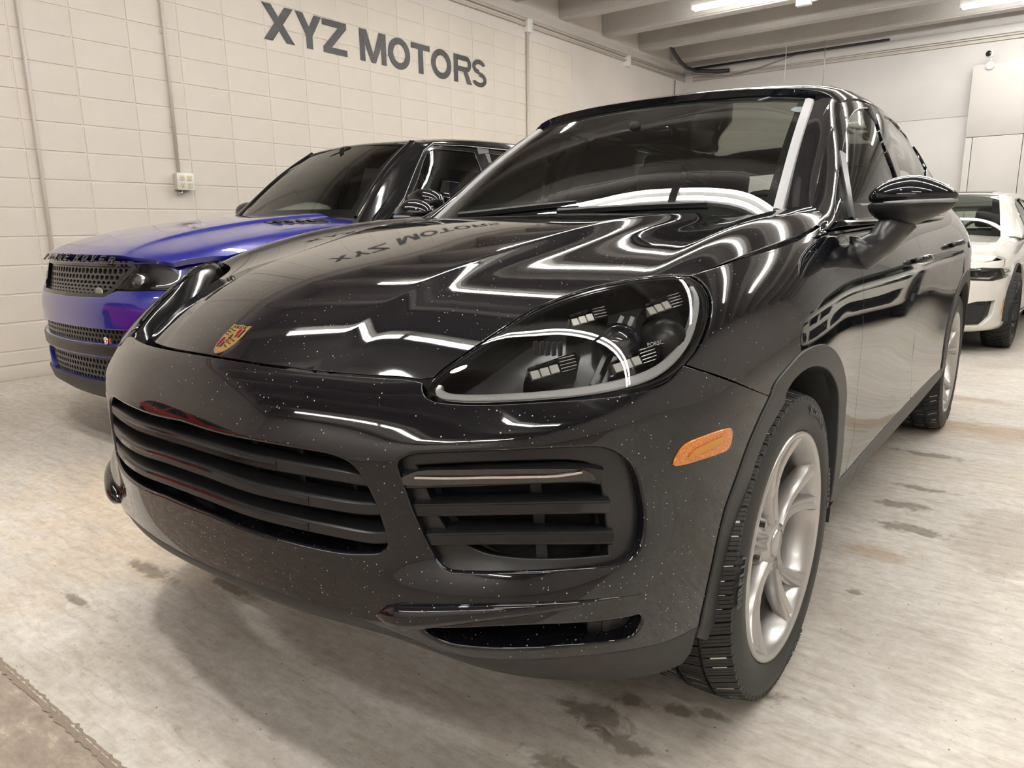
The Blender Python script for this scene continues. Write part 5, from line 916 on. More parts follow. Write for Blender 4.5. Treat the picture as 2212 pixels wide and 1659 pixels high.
# cowl between hood and glass
a = hood_s.P(np.concatenate([rear[::-1], mirror_uv(rear[::-1])[::-1][1:] * 1])) ; rr_ = hood_s.P(rear)
A = np.concatenate([(rr_ * [-1, 1, 1]), rr_[::-1][1:]]) + [0, -.02, -.016]; Bq = gl.P([(u, .05) for u in np.linspace(.03, .97, len(A))]) + [0, .0, -.012]; Bq = Bq if (A[0, 0] < 0) == (Bq[0, 0] < 0) else Bq[::-1]
V = [*A, *Bq]; n = len(A); mesh_obj('cowl', V, [(i, i + 1, n + i + 1, n + i) for i in range(n - 1)], M_DARKPL, SUV_O, smooth=True)
for p0, p1 in (((.13, .045), (.52, .075)), ((.48, .04), (.86, .06))):
    us = np.linspace(p0[0], p1[0], 14); vs = np.linspace(p0[1], p1[1], 14) ; X, N = at_uv(gl, np.stack([us, vs], 1), .012); wp = sweep('wiper', X, [(-.008, -.008), (-.005, .006), (.005, .006), (.008, -.008)], M_DARKPL, SUV_O, up=N, scale=np.interp(np.linspace(0, 1, 14), [0, .15, .8, 1], [1.5, 1.2, .8, .6]))
# mirrors
for s_ in (1, -1):
    mr = empty('door_mirror', (0, 0, 0), 0, SUV_O); sx = np.array((s_, 1, 1))
    bm = bmesh.new(); bmesh.ops.create_uvsphere(bm, u_segments=32, v_segments=20, radius=1)
    for v in list(bm.verts):
        x, y, z = v.co; taper = 1 - .42 * max(0, x) ** 1.5
        v.co = (1.022 + .118 * x, .80 + .085 * y * taper if y < 0 else .80 + .03 * y, 1.192 + (.064 * z * taper if z > 0 else .03 * z))
    dele = [v for v in bm.verts if v.co.z < 1.176]; bmesh.ops.delete(bm, geom=dele, context='VERTS')
    for v in bm.verts: v.co.x *= s_
    if s_ < 0: bmesh.ops.reverse_faces(bm, faces=bm.faces)
    bm_obj('mirror_cap', bm, M_BLACK, mr, smooth=True)
    bm = bmesh.new(); bmesh.ops.create_uvsphere(bm, u_segments=32, v_segments=20, radius=1)
    for v in list(bm.verts):
        x, y, z = v.co; taper = 1 - .36 * max(0, x) ** 1.5
        v.co = (1.020 + .116 * x, .80 + .083 * y * taper if y < 0 else .80 + .045 * y, 1.172 + (.02 * z if z > 0 else .062 * z * (1 - .45 * max(0, x))))
    for v in bm.verts: v.co.x *= s_
    if s_ < 0: bmesh.ops.reverse_faces(bm, faces=bm.faces)
    bm_obj('mirror_housing', bm, M_SATIN, mr, smooth=True)
    P = [(1.0, .80, 1.135), (.972, .79, 1.095), (.95, .77, 1.058), (.92, .735, 1.032), (.885, .71, 1.025)]
    V, F = tube_mesh(np.array(P) * sx, [.05, .047, .044, .05, .06], 12); mesh_obj('mirror_arm', [(v[0], (v[1] - .76) * 1.25 + .76, v[2]) for v in V], F, M_SATIN, mr, smooth=True)
    X = [(1.022 - .06, .716, 1.177), (1.03, .716, 1.178), (1.08, .74, 1.179), (1.125, .775, 1.18), (1.137, .80, 1.18)]
    V, F = tube_mesh(np.array(X) * sx, [.003, .006, .006, .007, .004], 8); mesh_obj('turn_signal', V, F, mat('grey_signal_lens', (.25, .25, .26), .2), mr, smooth=True)
    o = box('mirror_glass', (min(s_ * .93, s_ * 1.11), .832, 1.14), (max(s_ * .93, s_ * 1.11), .836, 1.225), M_CHROME, mr, bev=.001)
# crest on the hood
cq = find_uv(hood_s, [(0.0005, -.807)], (0, 1))[0]
(X,), (N,) = at_uv(hood_s, (.5, cq[1]), .001); ty = hood_s.P([(.5, cq[1] + .01)])[0] - hood_s.P([(.5, cq[1] - .01)])[0]; ty /= np.linalg.norm(ty); tx = np.array((1., 0, 0)); N = np.cross(tx, ty)
cr = empty('crest', (0, 0, 0), 0, SUV_O)
def crest3(a, b, h): return X + tx * a + ty * b + N * h
W_, H_ = .031, .041
def shield(t, k=1., n=9):
    o = [(-W_ * k * (1 - .06 * math.sin(math.pi * q)), H_ * k * (.9 + .1 * math.sin(math.pi * q) * 0) + 0) for q in ()]
    top = [(W_ * k * x, H_ * k * (.92 + .08 * math.cos(x * math.pi * 1.)) if False else H_ * k * (.93 + .07 * abs(math.cos(x * math.pi)))) for x in np.linspace(-1, 1, 13)]
    right = [(W_ * k * math.cos(a_) * (1.0 if a_ < .3 else 1.), H_ * k * (.25 - 1.25 * math.sin(a_))) for a_ in np.linspace(0, math.pi / 2, 8)]; left = [(-p[0], p[1]) for p in right[::-1][1:]]
    return top + [(W_ * k * .96, H_ * k * .6)] + right + left + [(-W_ * k * .96, H_ * k * .6)]
def plate(name, poly, h0, h1, mt, par):
    V = [crest3(a, b, h1) for a, b in poly] + [crest3(a, b, h0) for a, b in poly]; n = len(poly)
    return mesh_obj(name, V, [tuple(range(n))[::-1]] + [(i, (i + 1) % n, n + (i + 1) % n, n + i) for i in range(n)], mt, par)
plate('crest_rim', shield(0, 1.07), -.002, .0025, M_CHROME, cr); pf = plate('crest_plate', shield(0, 1.), .002, .0036, M_GOLD, cr)
for (x0, x1, b0, b1) in ((-.92, -.08, .15, .72), (.08, .92, .15, .72), (-.86, -.08, -.62, .05), (.08, .86, -.62, .05)):
    stripes = (x0 < 0) == (b0 < 0)        # two quarters carry stripes, two carry antlers
    if not ((x0 > 0) == (b0 > 0)):
        for k in range(3):                 # antler bars
            yb = b0 + (b1 - b0) * (k + .5) / 3; am = 1 - max(0, -yb) * .8
            P = [crest3(W_ * (x0 + (x1 - x0) * t) * am, H_ * (yb + .06 * math.sin(t * math.pi * 2)), .0038) for t in np.linspace(.08, .92, 8)]; V, F = tube_mesh(P, .0011, 5); mesh_obj('antler', V, F, M_ENBLACK, pf)
    else:
        for k in range(4):
            a0 = x0 + (x1 - x0) * k / 4; a1 = x0 + (x1 - x0) * (k + .86) / 4; lo = b0 if b0 > 0 else max(b0, -.98 * math.sqrt(max(.02, 1 - max(abs(a0), abs(a1)) ** 2)) * 1.0 + .05)
            if b1 - lo < .1: continue
            plate('stripe', [(W_ * a0, H_ * lo), (W_ * a1, H_ * lo), (W_ * a1, H_ * b1), (W_ * a0, H_ * b1)], .003, .0041, M_RED if k % 2 == 0 else M_ENBLACK, pf)
sm = [(a * .36, b * .36 + H_ * .05) for a, b in shield(0, 1.)]; plate('inner_shield', sm, .004, .0046, M_GOLD, cr)
plate('horse', [(W_ * a, H_ * (b + .05)) for a, b in ((-.12, -.26), (-.02, -.1), (-.16, -.02), (-.08, .04), (-.1, .14), (-.02, .26), (.08, .24), (.06, .1), (.14, .06), (.2, -.1), (.1, -.06), (.04, -.14), (.08, -.28))], .0045, .0052, M_ENBLACK, cr)
V, F = text_mesh('PORSCHE', .0105, .0003); mesh_obj('lettering', [crest3(v[0] * 1.05, v[1] + H_ * .76, .0037 + max(0, v[2])) for v in V], F, M_ENBLACK, cr)
# wheels, liners, underbody
for x, y in ((.84, 0), (.84, 2.895)):
    wheel_at(SUV_O, x, y, .372, suv_wheel); wheel_at(SUV_O, -x, y, .372, suv_wheel, True)
    for s_ in (1, -1):
        V, F = [], []; a_ = np.linspace(math.radians(-12), math.radians(192), 24)
        for k, t in enumerate(a_): V += [(s_ * (.945 if y > 1 else .945 - .075 * max(0, -math.cos(t)) ** .7), y + .455 * math.cos(t), .37 + .455 * math.sin(t)), (s_ * .60, y + .455 * math.cos(t), .37 + .455 * math.sin(t))]
        F = [(2 * k, 2 * k + 1, 2 * k + 3, 2 * k + 2) for k in range(23)]; k = len(V); V += [(s_ * .60, y, .3)]; F += [(k, 2 * j + 1, 2 * j + 3) for j in range(23)]
        mesh_obj('wheel_liner', V, F, M_LINER, SUV_O, smooth=True)
box('underbody', (-.78, -.62, .30), (.78, 3.8, .36), M_DARKPL, SUV_O); box('underbody', (-.57, -.6, .34), (.57, 3.7, .75), M_VOID, SUV_O)
# cabin
def seat(par, x, y, z, s=1.):
    st = empty('seat', (x, y, z), 0, par)
    box('cushion', (-.26 * s, -.28, 0), (.26 * s, .25, .16), M_SEAT, st, bev=.05); box('backrest', (-.26 * s, .18, .1), (.26 * s, .33, .68), M_SEAT, st, bev=.06, M=Matrix.Rotation(math.radians(-14), 4, 'X')); box('headrest', (-.14, .20, .68), (.14, .30, .90), M_SEAT, st, bev=.045, M=Matrix.Rotation(math.radians(-12), 4, 'X')); return st
def cabin(car, dash_y, dash_z, wid, seats, wheel_x, floor_z, roof=None):
    ft = bmesh.new(); pr = [(dash_y - .28, dash_z - .04), (dash_y, dash_z), (dash_y + .22, dash_z + .005), (dash_y + .30, dash_z - .05), (dash_y + .26, dash_z - .3), (dash_y - .28, dash_z - .3)]
    v = [[ft.verts.new((x, *p)) for p in pr] for x in (-wid, wid)]; k = len(pr)
    for i in range(k): ft.faces.new((v[0][i], v[0][(i + 1) % k], v[1][(i + 1) % k], v[1][i]))
    ft.faces.new(v[0][::-1]); ft.faces.new(v[1]); bmesh.ops.recalc_face_normals(ft, faces=ft.faces); bmesh.ops.bevel(ft, geom=list(ft.edges), offset=.02, segments=2, affect='EDGES'); d = bm_obj('dashboard', ft, M_DASH, car, smooth=True)
    a = np.arange(28) * 2 * math.pi / 28; c0 = Vector((wheel_x, dash_y + .50, dash_z - .03)); P = [c0 + Vector((.185 * math.cos(t), .06 * math.sin(t), .175 * math.sin(t))) for t in a]
    V, F = tube_mesh(P, .017, 8, True); st = mesh_obj('steering_wheel', V, F, M_SEAT, car, smooth=True)
    tube('steering_hub', [c0 + Vector((0, -.02, -.01)), c0 + Vector((0, .03, .01))], .07, M_DASH, st, 14)
    for sx, sy in seats: seat(car, sx, sy, floor_z)
cabin(SUV_O, .86, 1.10, .74, ((.38, 1.62), (-.38, 1.62), (.38, 2.55), (-.38, 2.55)), .38, .62)
box('cabin_floor', (-.80, .5, .55), (.80, 3.4, .6), M_DASH, SUV_O)
bm = bmesh.new(); bm_box(bm, (-.11, 0, -.03), (.11, .03, .03), .012); o = bm_obj('rear_view_mirror', bm, M_GLOSSPL, SUV_O, smooth=True); o.location = (.0, 1.08, 1.475)
V, F = lathe_mesh([(-.02, .026), (-.006, .02), (0, .012), (.002, .001)], 20); o = mesh_obj('camera_pod', V, F, M_VOID, SUV_O, smooth=True); o.location = (0, .985, 1.488); o.rotation_euler = (0, math.radians(30), -math.pi / 2)
for s_ in (1, -1):
    pts = [(s_ * .86, 1.66, 1.12), (s_ * .77, 1.68, 1.38), (s_ * .69, 1.70, 1.57)]; sweep('pillar_lining', pts, [(-.06, -.02), (-.06, .02), (.06, .02), (.06, -.02)], M_LINING, SUV_O, up=(s_, 0, .4))
    box('door_lining', (min(s_ * .80, s_ * .86), .7, .6), (max(s_ * .80, s_ * .86), 3.2, 1.10), M_DASH, SUV_O)

# ---------------------------------------------------------------- generic car surfaces from a plan line and profiles
def shell_surf(B, keys):
    B = np.array(B, float); T = np.gradient(B, axis=0); T /= np.linalg.norm(T, axis=1)[:, None]; N = np.stack([T[:, 1], -T[:, 0]], 1); N[0] = (0, -1)
    S = np.concatenate([[0], np.cumsum(np.linalg.norm(np.diff(B, axis=0), axis=1))]); prof = interp_rows([(S[k], p) for k, p in keys], S)
    g = np.zeros((len(B), prof.shape[1], 3))
    for i in range(len(B)): g[i, :, :2] = B[i] + prof[i, :, :1] * N[i]; g[i, :, 2] = prof[i, :, 1]
    g[0, :, 0] = 0
    return Surf(full(g), flip=True)
def ruled(bot, top, ks, bul=0., half=True, flip=False):
    g = []
    for b, t in zip(np.array(bot, float), np.array(top, float)):
        col = []
        for k in ks:
            p = b + (t - b) * k; q = max(0, k * (1 - k)) * 4; p = p + np.array(bul) * q; col.append(p)
        g.append(col)
    return Surf(full(g) if half else np.array(g), flip=flip)
def rect_uv(u0, u1, v0, v1, n=14):
    return np.concatenate([[(u, v0) for u in np.linspace(u0, u1, n)], [(u1, v) for v in np.linspace(v0, v1, n)], [(u, v1) for u in np.linspace(u1, u0, n)], [(u0, v) for v in np.linspace(v1, v0, n)]])
def fuv(S, pts, ax, u0=.5):
    P = np.array(pts, float); return find_uv(S, P, ax, u0)
def arch(S, y0, z0, r, a0=-8, a1=188, n=26): return find_uv(S, [(y0 + r * math.cos(t), z0 + r * math.sin(t)) for t in np.radians(np.linspace(a0, a1, n))])
def simple_liner(car, x0, x1, y, z, r):
    for s_ in (1, -1):
        V = []; a_ = np.radians(np.linspace(-12, 192, 20))
        for t in a_: V += [(s_ * x1, y + r * math.cos(t), z + r * math.sin(t)), (s_ * x0, y + r * math.cos(t), z + r * math.sin(t))]
        F = [(2 * k, 2 * k + 1, 2 * k + 3, 2 * k + 2) for k in range(19)]; k = len(V); V += [(s_ * x0, y, z - .1)]; F += [(k, 2 * j + 1, 2 * j + 3) for j in range(19)]
        mesh_obj('wheel_liner', V, F, M_LINER, car, smooth=True)
def bridge_pillar(car, G, D, uE, v1, vF, mt):
    """windscreen pillar from the edge of the glass G to the side frame D, both sides"""
    E1, N1 = at_uv(G, [(uE, v) for v in np.linspace(.0, v1, 20)], .001); ug = np.linspace(0, .6, 200); Pg = D.P([(u, .90) for u in ug]); m_ = 6; V = []
    for e, n1 in zip(E1, N1):
        uu = np.interp(e[1] + .012, Pg[:, 1], ug); (b,), (n3,) = D.PN([(uu, vF)])
        for t in np.linspace(0, 1, m_): V.append(e * (1 - t) + b * t + (n1 + n3) / 2 * .012 * 4 * t * (1 - t) * np.linalg.norm(b - e) / .1 + n3 * .003 * t)
    F = [(i * m_ + j, i * m_ + j + 1, (i + 1) * m_ + j + 1, (i + 1) * m_ + j) for i in range(19) for j in range(m_ - 1)]
    for s_ in (1, -1): mesh_obj('windscreen_pillar', np.array(V) * [s_, 1, 1], F if s_ < 0 else [f[::-1] for f in F], mt, car, smooth=True)
# ---------------------------------------------------------------- blue SUV beside the wall (its own frame: y = 0 at the nose)
def blue_paint():
    mt, nt, b = nodes('blue_metallic_paint'); b.inputs['Base Color'].default_value = (.004, .009, .22, 1); b.inputs['Metallic'].default_value = .1; b.inputs['Roughness'].default_value = .28
    b.inputs['Coat Weight'].default_value = 1.; b.inputs['Coat Roughness'].default_value = .02; b.inputs['Coat IOR'].default_value = 1.75; return mt
M_BLUE = blue_paint()
RR = empty('sport_utility_vehicle', (-2.834, -.022, 0), -.039, label='bright blue SUV with black roof parked between the block wall and the black SUV', category='car')
ysr = np.array([.045, .062, .10, .19, .40, .74, 1.1, 1.35, 1.52]); zr = np.array([.95, .99, 1.032, 1.072, 1.128, 1.182, 1.218, 1.235, 1.24])
rows = []
for x, d0, d1 in ((0, 0, 0), (.2, .0, .0), (.42, .0, .0), (.485, .001, .004), (.505, .002, .008), (.53, .004, .026), (.62, .008, .042), (.78, .022, .058), (.86, .045, .085), (.90, .07, .112), (.94, .11, .16)):
    t = np.clip(ysr / 1.0, 0, 1); z = zr - (d0 + (d1 - d0) * np.clip(ysr / .5, 0, 1)); y = ysr + .17 * (x / .9) ** 2.6 * np.clip(1.2 - ysr, 0, 1); rows.append(np.stack([np.full(9, x), y, z], 1))
rr_h = Surf(full(rows))
Bp = [(0, 0), (.2, .006), (.4, .03), (.58, .08), (.74, .16), (.86, .27), (.935, .42), (.97, .62), (.985, .9), (.99, 1.3), (.99, 1.8), (.99, 2.4), (.99, 3.0), (.99, 3.6), (.985, 4.1), (.95, 4.5), (.8, 4.75), (.4, 4.85), (0, 4.87)]
pf_ = [(-.075, 1.005), (-.066, .97), (-.045, .89), (-.028, .84), (-.002, .80), (.004, .70), (.002, .60), (-.004, .48), (.0, .36), (-.03, .27), (-.14, .25)]
ps_ = [(-.12, 1.04), (-.095, 1.00), (-.04, .95), (-.02, .90), (-.005, .85), (0, .75), (0, .62), (0, .5), (-.005, .40), (-.02, .32), (-.08, .30)]
pd_ = [(-.11, 1.19), (-.09, 1.165), (-.05, 1.10), (-.01, 1.02), (0, .92), (0, .8), (-.008, .65), (-.008, .52), (0, .42), (-.01, .34), (-.06, .32)]
rr_s = shell_surf(Bp, [(0, pf_), (3, pf_), (5, [(-.072, 1.01), (-.064, .975), (-.045, .90), (-.03, .85), (-.006, .805), (.0, .70), (.0, .60), (-.004, .48), (-.0, .37), (-.03, .28), (-.12, .26)]), (7, ps_), (9, pd_), (18, pd_)])
rr_g = ruled([(0, 1.30, 1.19), (.2, 1.305, 1.19), (.45, 1.345, 1.187), (.65, 1.40, 1.18), (.79, 1.48, 1.165)], [(0, 1.99, 1.712), (.16, 1.995, 1.711), (.36, 2.01, 1.705), (.52, 2.035, 1.697), (.635, 2.07, 1.68)], (-.06, .1, .35, .65, .9, 1.0, 1.05), (0, -.025, .03))
yr = np.array([1.95, 2.06, 2.3, 2.7, 3.2, 3.7, 4.2, 4.6]); zr2 = np.array([1.695, 1.725, 1.76, 1.785, 1.79, 1.78, 1.755, 1.71])
rr_r = Surf(full([np.stack([np.full(8, x) * np.interp(yr, [2, 3, 4.6], [.98, 1, .93]), yr + dy * np.clip(3.0 - yr, 0, 1), zr2 - dz], 1) for x, dz, dy in ((0, 0, 0), (.2, .001, .0), (.4, .006, .01), (.56, .018, .03), (.65, .04, .05), (.69, .085, .06))]))
bel = [(.885, 1.32, 1.155), (.89, 1.55, 1.165), (.895, 1.85, 1.17), (.90, 2.2, 1.175), (.90, 2.8, 1.185), (.89, 3.4, 1.20), (.87, 4.0, 1.215), (.82, 4.6, 1.23)]; tp = [(.815, 1.42, 1.16), (.755, 1.68, 1.36), (.70, 1.90, 1.56), (.675, 2.10, 1.685), (.685, 2.7, 1.715), (.68, 3.3, 1.715), (.665, 3.9, 1.69), (.63, 4.5, 1.63)]
rr_d = ruled(bel, tp, (-.05, .1, .35, .65, .88, 1.0, 1.05), (.022, 0, 0), half=False)
he = fuv(rr_h, [(.0001, .062), (.3, .075), (.5, .11)], (0, 1)); 
hp = np.concatenate([[(.5, .13), (.6, .13), (.7, .13), (.78, .13), (.85, .13), (.905, .13)], fuv(rr_h, [(.895, .45), (.895, .8), (.89, 1.2)], (0, 1)), fuv(rr_h, [(.74, 1.37), (.5, 1.32), (.25, 1.28), (.0001, 1.27)], (0, 1))])
rh = panel('hood', rr_h, cross_uv(hp), M_BLUE, RR, res=.04, depth=.03)
# nose
grl = fuv(rr_s, [(.0001, .974), (.30, .974), (.55, .974), (.56, .962), (.44, .845), (.395, .815), (.2, .812), (.0001, .81)], (0, 2)); hlz = fuv(rr_s, [(.585, .974), (.75, .978), (.88, .985), (.94, .99), (.95, .94), (.93, .885), (.84, .855), (.70, .85), (.47, .848), (.455, .853)], (0, 2))
stp = fuv(rr_s, [(.0001, .652), (.46, .652), (.70, .655), (.80, .66), (.78, .60), (.50, .572), (.0001, .565)], (0, 2)); low = fuv(rr_s, [(.0001, .50), (.42, .50), (.48, .47), (.40, .345), (.0001, .335)], (0, 2)); lowo = fuv(rr_s, [(.56, .50), (.80, .52), (.84, .47), (.76, .36), (.50, .345)], (0, 2))
noseband = fuv(rr_s, [(.0001, .976), (.4, .976), (.75, .98), (.88, .987), (.945, .992), (.953, .94), (.935, .88), (.84, .848), (.70, .842), (.47, .838), (.40, .806), (.2, .802), (.0001, .80)], (0, 2))
bo = np.concatenate([[(.5, .03)], [(u, .03) for u in np.linspace(.52, .62, 10)], fuv(rr_s, [(.55, .80), (.62, .52), (.70, .33)], (1, 2)), [(u, .86) for u in np.linspace(.63, .5, 12)]])
rb = panel('front_bumper', rr_s, cross_uv(bo), M_BLUE, RR, holes=[cross_uv(noseband), cross_uv(stp), cross_uv(low), lowo, mirror_uv(lowo)], res=.035, hole_r=.006, hole_depth=.05)
panel('nose_band', rr_s, cross_uv(noseband), M_GLOSSPL, RR, holes=[cross_uv(grl), hlz, mirror_uv(hlz)], res=.04, off=-.008, depth=.03, hole_r=.004, hole_depth=.03)
lipu = np.concatenate([[(u, .865) for u in np.linspace(.37, .63, 24)], [(u, .97) for u in np.linspace(.63, .37, 24)]]); panel('front_lip', rr_s, lipu, M_CLAD, RR, res=.035, off=.012, depth=.04, r=.006)
mid = fuv(rr_s, [(.0001, .556), (.5, .562), (.82, .60), (.86, .53), (.55, .515), (.0001, .51)], (0, 2)); panel('bumper_bar', rr_s, cross_uv(mid), M_SATIN, RR, res=.03, off=.008, r=.008, depth=.03)
def hex_grille(par, S, loop_uv, cw, ch, off, mt, wire=.0065, zf=1.):
    """honeycomb of flattened cells between the edges of loop_uv, in metric coordinates of the surface"""
    sc = np.array([S.Lu, S.Lv]); L = np.asarray(loop_uv) * sc; lo = L.min(0); hi = L.max(0); segs = set(); V, F = [], []
    nx = int((hi[0] - lo[0]) / cw) + 2; ny = int((hi[1] - lo[1]) / (ch * .75)) + 2
    for j in range(ny):
        for i in range(nx):
            cx = lo[0] + (i + (.5 if j % 2 else 0)) * cw; cy = lo[1] + j * ch * .75
            c6 = [(cx + cw * .5 * a, cy + ch * .5 * b) for a, b in ((0, 1), (1, .5), (1, -.5), (0, -1), (-1, -.5), (-1, .5))]
            for k in range(6):
                a, b = c6[k], c6[(k + 1) % 6]; key = tuple(sorted(((round(a[0], 4), round(a[1], 4)), (round(b[0], 4), round(b[1], 4)))))
                segs.add(key)
    segs = [s for s in segs if inside((np.array(s).mean(0))[None], [L])[0]]
    if not segs: return
    A = np.array([s[0] for s in segs]) / sc; B = np.array([s[1] for s in segs]) / sc; XA, NA = at_uv(S, np.clip(A, 0, 1), off); XB, NB = at_uv(S, np.clip(B, 0, 1), off)
    for a, b, n in zip(XA, XB, NA):
        d = b - a; d /= np.linalg.norm(d) + 1e-9; s = np.cross(d, n) * wire; k = len(V); V += [a + s, a - s, b - s, b + s, a + s - n * .016, a - s - n * .016, b - s - n * .016, b + s - n * .016]
        F += [(k, k + 1, k + 2, k + 3), (k, k + 3, k + 7, k + 4), (k + 1, k + 5, k + 6, k + 2)]
    o = mesh_obj('grille_mesh', V, F, mt, par); o['kind'] = 'stuff'; return o
M_MESH = mat('grille_mesh_black', (.03, .03, .03), .25)
for nm, lp_, off, cw, ch in (('grille', grl, -.02, .084, .048), ('lower_grille', stp, -.018, .062, .036), ('lower_intake', low, -.02, .066, .038)):
    g_ = panel(nm, rr_s, cross_uv(lp_), M_VOID, RR, off=-.055, res=.06, flange=False); hex_grille(g_, rr_s, cross_uv(lp_), cw, ch, off, M_MESH)
    if nm == 'grille':
        c_ = cross_uv(lp_); X, N = at_uv(rr_s, np.concatenate([c_, c_[:2]]), -.006); sweep('grille_frame', X, [(-.014, -.03), (-.014, .004), (.014, .004), (.014, -.03)], M_GLOSSPL, g_, up=N)
        q = fuv(rr_s, [(.335, .835)], (0, 2)); (X,), (N,) = at_uv(rr_s, q, -.008); V, F = lathe_mesh([(0, .0005), (.004, .02), (.003, .030), (-.004, .032)], 24); bd = mesh_obj('oval_badge', [(X[0] + v[1] * 1.25, X[1] - v[0], X[2] + v[2] * .78) for v in V], F, mat('dull_silver_green', (.30, .31, .29), .3, .6), g_, smooth=True)
panel('outer_intake', rr_s, lowo, M_VOID, RR, off=-.05, res=.06, flange=False, mirror=False); panel('outer_intake', rr_s, lowo, M_VOID, RR, off=-.05, res=.06, flange=False, mirror=True)
q = fuv(rr_s, [(.40, .592)], (0, 2)); (X,), (N,) = at_uv(rr_s, q, .002); bg = empty('sport_badge', (0, 0, 0), 0, RR); V, F = lathe_mesh([(0, .014), (.006, .017), (0, .022), (-.006, .018)], 20); mesh_obj('badge_ring', [(X[0] + v[1], X[1] - v[0], X[2] + v[2]) for v in V], F, M_CHROME, bg, smooth=True)
V, F = text_mesh('R', .034, .002, .001); mesh_obj('badge_letter', [(X[0] + .034 + v[0], X[1] + .006 - v[2], X[2] - .012 + v[1]) for v in V], F, mat('red_badge', (.55, .05, .03), .3), bg)
# letters on the nose of the hood
def nose_letters():
    xs = []; cur = -.47
    for wd_, chs in ((.058, 'RANGE'), (.06, 'ROVER')):
        for ch in chs: xs.append((ch, cur)); cur += .092
        cur += .05
    for ch, x in xs:
        x += .0; pts_ = glyph(ch, .95); H = .042
        q = fuv(rr_h, [(max(abs(x + .03), .001), .075 + .09 * (abs(x) / .9) ** 2)], (0, 1)); sgn = 1 if x + .03 >= 0 else -1; (X,), (N,) = at_uv(rr_h, q, .0015); X = X * [sgn, 1, 1]; N = N * [sgn, 1, 1]
        ax = np.cross((0, 0, 1), N); ax = ax / np.linalg.norm(ax); ax = ax if ax[0] > 0 else -ax; up_ = np.cross(N, ax); up_ = up_ if up_[2] > 0 else -up_
        V, F = extrude_quads(pts_, 1, lambda a, b, h: tuple(X + ax * (a * 1.35 * H - .6 * H) + up_ * ((b - .5) * H) + N * (.003 * h))); mesh_obj('letter', V, F, M_GLOSSPL, rh)
nose_letters()
# head lamps
for mi in (False, True):
    mu = mirror_uv if mi else (lambda L: np.asarray(L)); hl = panel('headlight', rr_s, mu(hlz), mat('lamp_bowl_dark', (.02, .02, .021), .3), RR, off=-.06, res=.05, flange=False); panel('lens', rr_s, mu(hlz), M_LENS, hl, res=.03, gap=.004, r=.003, depth=.003)
    s_ = -1 if mi else 1
    for x, z, w_, h_, mt_ in ((.575, .895, .062, .036, M_REFL), (.80, .925, .036, .036, M_REFL)):
        q = fuv(rr_s, [(x, z)], (0, 2)); (X,), (N,) = at_uv(rr_s, q, -.018, mi)
        V, F = lathe_mesh([(-.002, .75), (.006, .92), (.004, 1.), (-.03, 1.)], 24); A_ = lambda v: (X[0] + v[1] * w_, X[1] - v[0] + .25 * abs(v[1]) * 0, X[2] + v[2] * h_ + .12 * v[1] * w_); lm = mesh_obj('lamp_ring', [A_(v) for v in V], F, M_REFL, hl, smooth=True)
        bm = bmesh.new(); bmesh.ops.create_uvsphere(bm, u_segments=20, v_segments=12, radius=1); bmesh.ops.transform(bm, matrix=Matrix.Translation((X[0], X[1] + .02, X[2])) @ Matrix.Diagonal((w_ * .8, .03, h_ * .8, 1)), verts=bm.verts); bm_obj('projector', bm, mat('clear_projector', (.45, .45, .45), .08, .4), lm, smooth=True)
    X, N = at_uv(rr_s, fuv(rr_s, [(.66, .862), (.78, .866), (.88, .884)], (0, 2)), -.015, mi); sweep('lamp_lower_strip', X, [(-.004, -.01), (-.004, .003), (.004, .003), (.004, -.01)], M_SATIN, hl, up=N)
# flanks
fw, rw, wr = .93, 3.90, .40
fo = np.concatenate([fuv(rr_s, [(.55, .80)], (1, 2)), [(.622, .03)], [(u, .03) for u in np.linspace(.63, find_uv(rr_s, [(1.42, .9)])[0][0], 14)], find_uv(rr_s, [(1.42, z) for z in np.linspace(1.1, .40, 8)]), arch(rr_s, fw, .4, .47, 0, 150)[:]])
panel('fender', rr_s, fo, M_BLUE, RR, both=True, res=.05)
d1 = np.concatenate([find_uv(rr_s, [(1.43, z) for z in np.linspace(.40, 1.10, 8)]), [(find_uv(rr_s, [(1.43, .9)])[0][0], .04), (find_uv(rr_s, [(2.55, .9)])[0][0], .04)], find_uv(rr_s, [(2.55, z) for z in np.linspace(1.10, .40, 8)])]); panel('front_door', rr_s, d1, M_BLUE, RR, both=True, res=.06)
d2 = np.concatenate([find_uv(rr_s, [(2.56, z) for z in np.linspace(.40, 1.10, 8)]), [(find_uv(rr_s, [(2.56, .9)])[0][0], .04), (find_uv(rr_s, [(3.55, .9)])[0][0], .04)], find_uv(rr_s, [(3.55, 1.1), (3.5, .9)]), arch(rr_s, rw, .4, .47, 135, 178, 8)]); panel('rear_door', rr_s, d2, M_BLUE, RR, both=True, res=.06)
d3 = np.concatenate([find_uv(rr_s, [(3.5, .9), (3.56, 1.1)]), [(find_uv(rr_s, [(3.56, .9)])[0][0], .0), (1, .0), (1, .9)], [(find_uv(rr_s, [(4.4, .5)])[0][0], .9)], arch(rr_s, rw, .4, .47, 2, 135, 16)]); panel('rear_quarter', rr_s, d3, M_BLUE, RR, both=True, res=.06)
sl = np.concatenate([find_uv(rr_s, [(y, .395) for y in np.linspace(1.38, 3.45, 8)]), [(u, .97) for u in np.linspace(find_uv(rr_s, [(3.45, .5)])[0][0], find_uv(rr_s, [(1.38, .5)])[0][0], 8)]]); panel('sill_trim', rr_s, sl, M_CLAD, RR, both=True, res=.06)
